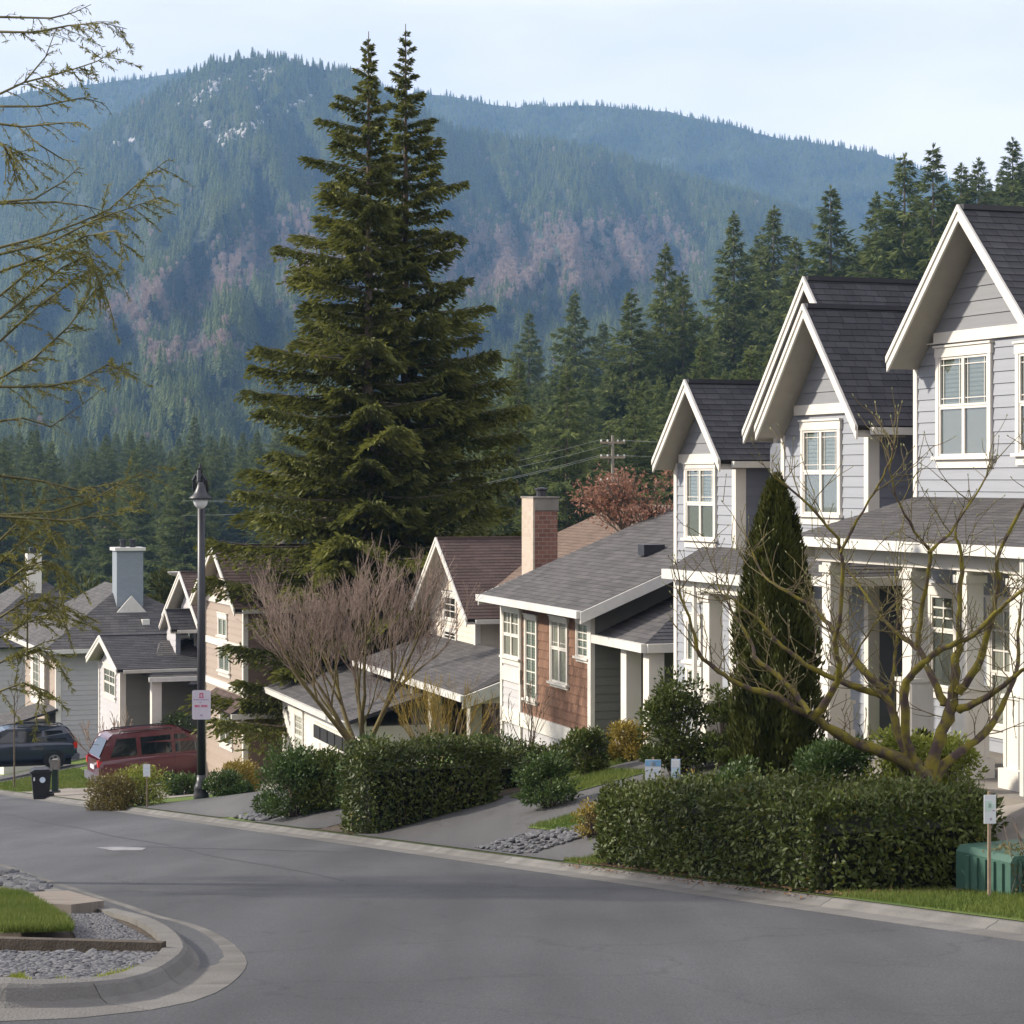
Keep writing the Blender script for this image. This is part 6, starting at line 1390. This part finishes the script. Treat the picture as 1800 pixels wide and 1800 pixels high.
# ivy creeping over the box
n = 260; P = np.column_stack([rng.uniform(-.4, .15, n), rng.uniform(-.37, .1, n), .47 + rng.random(n) * .06]); P[:120, 2] = rng.uniform(.05, .46, 120); P[:120, 1] = -.37
b = leaf_obj('dead_vine', P, unit(rdir(n) + [0, 0, -.4]), rdir(n), .06 * rng.uniform(.5, 1.2, n), .018 * np.ones(n), 'rust', e); 
s3 = Sticks()
for k in range(9): x_ = rng.uniform(-.4, -.05); s3.line([(x_, -.2, .75 + .1 * rng.random()), (x_ + rng.normal() * .06, -.33, .5), (x_ + rng.normal() * .08, -.375, .25), (x_ + rng.normal() * .1, -.38, .05)], .006, .003)
s3.obj('vine_stem', 'bark', e, 4)
e = thing('garden_steps', 'brown stone garden steps behind the utility box, right edge', 'steps', GW(14.2, 20.4), T.th)
for k in range(3): MB().box(-.2 + k * .34, 1.6, -1.0, .35, -.4, .25 + k * .24).obj('step', 'brickpier' if k == 0 else 'concrete', e)

# ================================================================== bin, mailbox post, utility pole
e = thing('wheelie_bin', 'black wheeled refuse bin with round emblem at the far curb', 'bin', (uy(72, 68), 68, float(plane_z(68)) + .0), .25)
mb = MB(); r0 = [(-.22, -.24), (.22, -.24), (.22, .24), (-.22, .24)]; r1 = [(-.29, -.32), (.29, -.32), (.29, .32), (-.29, .32)]
mb.v = [(a, b, .03) for a, b in r0] + [(a, b, .82) for a, b in r1]; mb.f = [(3, 2, 1, 0), (4, 5, 6, 7)] + [(i, (i + 1) % 4, (i + 1) % 4 + 4, i + 4) for i in range(4)]; mb.obj('body', 'plastic', e)
MB().prism([(-.33, .82), (.33, .82), (.33, .86), (.2, .93), (-.2, .93), (-.33, .86)], -.36, .36, 1).obj('lid', 'plastic', e)
MB().box(-.30, .30, .34, .42, .78, .84).obj('handle', 'plastic', e)
for sg in (-1, 1): MB().prism([(.3 + .10 * math.cos(a), .10 + .10 * math.sin(a)) for a in np.linspace(0, 6.283, 14, endpoint=False)], .2 * sg + .05, .2 * sg - .03, 1).obj('wheel', 'plastic', e)
MB().lathe([(.085, 0), (.085, .006), (.055, .007), (.055, .001)], 18).obj('emblem', 'signpale', e, Matrix.Translation((.03, -.325, .62)) @ Matrix.Rotation(math.radians(84), 4, 'X'))
MB().box(-.235, -.19, -.335, -.30, .60, .70).obj('sticker', 'signpaper', e)
e = thing('mailbox_post', 'dark green post with small grey box beside the bin', 'post', (uy(97, 71), 71, gz(uy(97, 71), 71)))
MB().box(-.09, .09, -.09, .09, 0, .75).obj('post', M('dark green paint', (.012, .03, .02), None, .5), e); MB().box(-.14, .14, -.14, .14, -.02, .08).obj('base', 'blackm', e)
MB().prism([(-.13, .75), (.13, .75), (.13, 1.0), (.08, 1.06), (-.08, 1.06), (-.13, 1.0)], -.16, .16, 1).obj('box', M('weathered grey box', (.12, .12, .11), (.2, .19, .17), .6), e)
px_, py_ = uy(1077, 135), 135; zb = gz(px_, py_) - 2
e = thing('utility_pole', 'wooden utility pole with three crossarms behind the roofs', 'utility pole', (px_, py_, zb)); zt = (843 - 765) / FP * py_ - zb
st = Sticks(); st.seg((0, 0, 0), (0, 0, zt), .13, .09); st.obj('pole', 'pole', e, 8) if 'pole' in MT else st.obj('pole', 'bark', e, 8)
for v_ in (778, 804, 846):
    h_ = (843 - v_) / FP * py_ - zb; a = MB().box(-.75, .75, -.06, .06, h_ - .06, h_ + .06).obj('crossarm', 'palebark', e)
    for s_ in (-.68, -.3, .3, .68): MB().lathe([(.05, h_ + .061), (.06, h_ + .12), (.03, h_ + .18)], 8, (s_, 0)).obj('insulator', 'gutter', a)
wires = Sticks()
for k, (dx, v_) in enumerate(((-.7, 776), (.7, 778), (-.68, 803), (-.3, 803))):
    h_ = (843 - v_) / FP * py_ - zb; a = Vector((dx, 0, h_ + .12)); b = Vector((-26 + dx, 8, h_ - 3.6)); n = 12
    wires.line([a.lerp(b, i / n) + Vector((0, 0, -4 * .9 * (i / n) * (1 - i / n))) for i in range(n + 1)], .009, .009)
    b = Vector((22, 6, h_ + 1.0)); wires.line([a.lerp(b, i / n) + Vector((0, 0, -4 * .5 * (i / n) * (1 - i / n))) for i in range(n + 1)], .009, .009)
wires.obj('wire', M('pale wire', (.25, .27, .27), None, .5), e, 4)

# ================================================================== vehicles
def car(name, label, X, Y, rz, paint, L_, H_, W_, st_, belt, green, rear_x, flip=False, zoff=0, rails=True, light='red'):
    """st_: body stations (x, bottom, top, half width); green: greenhouse outline along x at belt and roof"""
    p = T.W(X, Y); e = thing(name, label, 'car', (p.x, p.y, gz(p.x, p.y) + zoff), rz)
    mb = MB(); k = 10
    for x, zb, zt, w in st_:
        zm = zb + (zt - zb) * .5
        ring = [(-w * .86, zb), (-w * .98, zb + .10), (-w, zm), (-w * .985, zt - .10), (-w * .90, zt), (w * .90, zt), (w * .985, zt - .10), (w, zm), (w * .98, zb + .10), (w * .86, zb)]
        mb.v += [(x, a, b) for a, b in ring]
    for i in range(len(st_) - 1): mb.f += [(i * k + j, (i + 1) * k + j, (i + 1) * k + (j + 1) % k, i * k + (j + 1) % k) for j in range(k)]
    mb.f += [tuple(reversed(range(k))), tuple((len(st_) - 1) * k + j for j in range(k))]
    body = mb.obj('body', paint, e, smooth=True); md = body.modifiers.new('bevel', 'BEVEL'); md.width = .03; md.segments = 2; md.limit_method = 'ANGLE'; md.angle_limit = .6
    # greenhouse: rings of (x_belt, x_roof)
    (b0, b1), (r0, r1) = green; wb, wr = W_ * .455, W_ * .375; zr = H_
    mb = MB(); prof = [(b0, belt - .03, wb), (b0 + (r0 - b0) * .55, belt + (zr - belt) * .55, wb + (wr * 1.04 - wb) * .53), (r0, zr - .07, wr * 1.04), (r0 + .14, zr, wr * .93)]
    prof += [((r0 + r1) / 2, zr + .025, wr * .95), (r1 - .2, zr, wr * .93), (r1, zr - .06, wr * 1.04), (b1 + (r1 - b1) * .5, belt + (zr - belt) * .55, wb + (wr * 1.04 - wb) * .53), (b1, belt - .03, wb)]
    n = len(prof)
    for x, z, w in prof: mb.v += [(x, -w, z), (x, w, z)]
    mb.f += [(2 * i, 2 * i + 1, 2 * i + 3, 2 * i + 2) for i in range(n - 1)] + [tuple(2 * i for i in reversed(range(n))), tuple(2 * i + 1 for i in range(n)), (1, 0, 2 * n - 2, 2 * n - 1)]
    roof = mb.obj('cabin', paint, e); md = roof.modifiers.new('bevel', 'BEVEL'); md.width = .035; md.segments = 2
    def sidey(z): return wb + (wr * 1.04 - wb) * np.clip((z - belt) / (zr - .07 - belt), 0, 1)
    xs = rear_x['side']
    for s in (-1, 1):
        for (xa, xb, xc, xd) in xs:   # bottom rear, bottom front, top front, top rear
            zl, zh = belt + .03, zr - .13; q = [(xa, zl), (xb, zl), (xc, zh), (xd, zh)]
            m = MB(); pts = [(x, s * (sidey(z) + .012), z) for x, z in q]; m.face(pts if s > 0 else pts[::-1]); inn_ = [(x, s * (sidey(z) - .02), z) for x, z in q]
            o_ = m.obj('side_window', 'carglass', e)
    for nm, (xb, zl, xt, zh) in rear_x['ends'].items():
        sg = 1 if xb > (b0 + b1) / 2 else -1; m = MB(); q = [(xb, -wb * .86, zl), (xb, wb * .86, zl), (xt, wr * .86, zh), (xt, -wr * .86, zh)]
        q = [(x + sg * .02, y_, z + .015) for x, y_, z in q]; m.face(q if sg > 0 else q[::-1]); m.obj(nm, 'carglass', e)
    for xw in rear_x['wheels']:
        for s in (-1, 1):
            m = MB().prism([(xw + .345 * math.cos(a), .335 + .345 * math.sin(a)) for a in np.linspace(0, 6.283, 24, endpoint=False)], s * (W_ / 2 - .22), s * (W_ / 2 - .005), 1); w = m.obj('wheel', 'plastic', e)
            m = MB().prism([(xw + .215 * math.cos(a), .335 + .215 * math.sin(a)) for a in np.linspace(0, 6.283, 20, endpoint=False)], s * (W_ / 2 - .1), s * (W_ / 2 + .006), 1); m.obj('rim', 'alloy', w)
            for j in range(5):
                a = j * 1.2566; m = MB().prism([(xw + .05 * math.cos(a - .6), .335 + .05 * math.sin(a - .6)), (xw + .18 * math.cos(a + .35), .335 + .18 * math.sin(a + .35)), (xw + .18 * math.cos(a + .85), .335 + .18 * math.sin(a + .85)), (xw + .05 * math.cos(a + 1.8), .335 + .05 * math.sin(a + 1.8))], s * (W_ / 2 + .0065), s * (W_ / 2 + .009), 1); m.obj('rim_slot', 'blackm', w)
            m = MB(); arc = [(xw + .42 * math.cos(a), .335 + .40 * math.sin(a)) for a in np.linspace(-.15, 3.29, 14)]; m.prism(arc + [(xw - .3, .1), (xw + .3, .1)], s * (W_ / 2 - .02), s * (W_ / 2 - .002), 1); m.obj('wheel_arch', 'dark', e)
    for s in (-1, 1):
        a = st_[0][0]; MB().box(a - .02, a + .13, s * W_ * .5 - s * .14 - .055, s * W_ * .5 - s * .14 + .115 * (1 if s < 0 else .9), rear_x['tail'][0], rear_x['tail'][1]).obj('tail_light', 'taill', e)
        b = st_[-1][0]; MB().box(b - .22, b - .03, s * W_ * .36 - .12, s * W_ * .36 + .12, rear_x['head'][0], rear_x['head'][1]).obj('headlight', 'headl', e)
        MB().prism([(b1 - .35, belt + .02), (b1 - .18, belt + .02), (b1 - .2, belt + .17), (b1 - .35, belt + .17)], s * W_ * .47, s * W_ * .56, 1).obj('mirror', paint, e)
        for k2, hx in enumerate(rear_x['handles']): MB().box(hx, hx + .2, s * W_ * .49 - .01, s * W_ * .5 + .012, belt - .17, belt - .13).obj('door_handle', paint, e)
        for k2, hx in enumerate(rear_x['seams']): MB().box(hx, hx + .012, s * (W_ * .5 + .0) - .004, s * (W_ * .5) + .004, .42, belt - .06).obj('door_seam', 'dark', e)
        if rails: st2 = Sticks(); st2.line([(r0 + .3, s * wr * .86, zr + .0), (r0 + .36, s * wr * .86, zr + .07), (r1 - .5, s * wr * .86, zr + .07), (r1 - .42, s * wr * .86, zr)], .022, .022); st2.obj('roof_rail', 'blackm', e, 6)
    a, zb, zt, w = st_[0]; MB().box(a - .10, a + .2, -W_ * .48, W_ * .48, .33, .56).obj('rear_bumper', 'bumper', e)
    b = st_[-1][0]; MB().box(b - .2, b + .08, -W_ * .46, W_ * .46, .28, .5).obj('front_bumper', 'bumper' if name == 'minivan' else paint, e)
    MB().box(a - .035, a - .005, -.26, .26, .70, .82).obj('licence_plate', 'signpaper', e)
    MB().box(a + .2, b - .2, -W_ * .40, W_ * .40, .14, .36).obj('underbody', 'dark', e)
    return e
def paintM(name, c): return M(name, c, tuple(x * .9 for x in c), .28, coat=.7, spec=.5)
MT['maroon'] = paintM('maroon car paint', (.085, .008, .014)); MT['navy'] = paintM('dark blue car paint', (.010, .020, .040)); MT['bumper'] = M('grey bumper', (.10, .10, .12), (.14, .14, .16), .5)
MT['alloy'] = M('alloy wheel', (.32, .32, .33), None, .35, metallic=.6); MT['headl'] = M('headlight lens', (.5, .5, .5), None, .1)
m_, t_, b_ = new_mat('tail light'); b_.inputs['Base Color'].default_value = (.55, .02, .015, 1); b_.inputs['Roughness'].default_value = .15; MT['taill'] = m_
van = [(0, .40, .98, .86), (.12, .32, 1.02, .95), (.9, .26, 1.04, .97), (2.4, .26, 1.04, .97), (3.35, .26, 1.03, .965), (3.75, .28, 1.0, .95), (4.35, .30, .90, .90), (4.72, .34, .74, .80), (4.84, .38, .62, .70)]
car('minivan', 'maroon minivan parked nose up the driveway by the grey house', 12.75, 71.2, T.th + .03, 'maroon', 4.85, 1.76, 1.92, van, 1.06, ((.06, 3.85), (.42, 2.85)),
    dict(side=[(.38, 1.22, 1.22, .62), (1.36, 2.32, 2.32, 1.36), (2.44, 3.45, 2.72, 2.44)], ends={'rear_window': (.06, 1.10, .36, 1.62), 'windscreen': (3.85, 1.08, 2.9, 1.66)}, wheels=(.95, 3.95), tail=(.82, 1.02), head=(.62, .76), handles=(1.45, 2.5), seams=(1.29, 2.38, 3.5))).rotation_euler[1] = -.05
suv = [(0, .42, .98, .82), (.1, .34, 1.0, .90), (.8, .28, 1.02, .92), (2.6, .28, 1.02, .92), (3.1, .28, 1.0, .92), (3.6, .30, .96, .90), (4.2, .32, .88, .86), (4.45, .36, .78, .80), (4.52, .40, .66, .74)]
car('estate_car', 'dark blue estate car parked on the far driveway at the left edge', 14.9, 87.6, T.th + math.pi - .03, 'navy', 4.5, 1.58, 1.84, suv, 1.03, ((.05, 3.45), (.34, 2.65)),
    dict(side=[(.35, 1.2, 1.2, .55), (1.3, 2.2, 2.2, 1.3), (2.3, 3.1, 2.5, 2.3)], ends={'rear_window': (.05, 1.08, .30, 1.48), 'windscreen': (3.45, 1.06, 2.7, 1.5)}, wheels=(.85, 3.65), tail=(.78, 1.0), head=(.66, .80), handles=(1.35, 2.35), seams=(1.25, 2.25, 3.2)), rails=True)

# ================================================================== air
hz = MB().box(-2900, 2900, -500, 4400, -40, 720).mesh('haze'); hm = bpy.data.materials.new('valley haze'); hm.use_nodes = True; nt = hm.node_tree; nt.nodes.clear()
ho = nt.nodes.new('ShaderNodeOutputMaterial'); pv = nt.nodes.new('ShaderNodeVolumePrincipled'); pv.inputs['Color'].default_value = (.33, .60, 1.0, 1); pv.inputs['Density'].default_value = 1.45e-4; pv.inputs['Anisotropy'].default_value = .0
nt.links.new(pv.outputs[0], ho.inputs['Volume']); ob = add('haze', hz, hm); tag(ob, 'pale blue haze filling the valley air', 'haze', kind='stuff'); ob.display_type = 'WIRE'
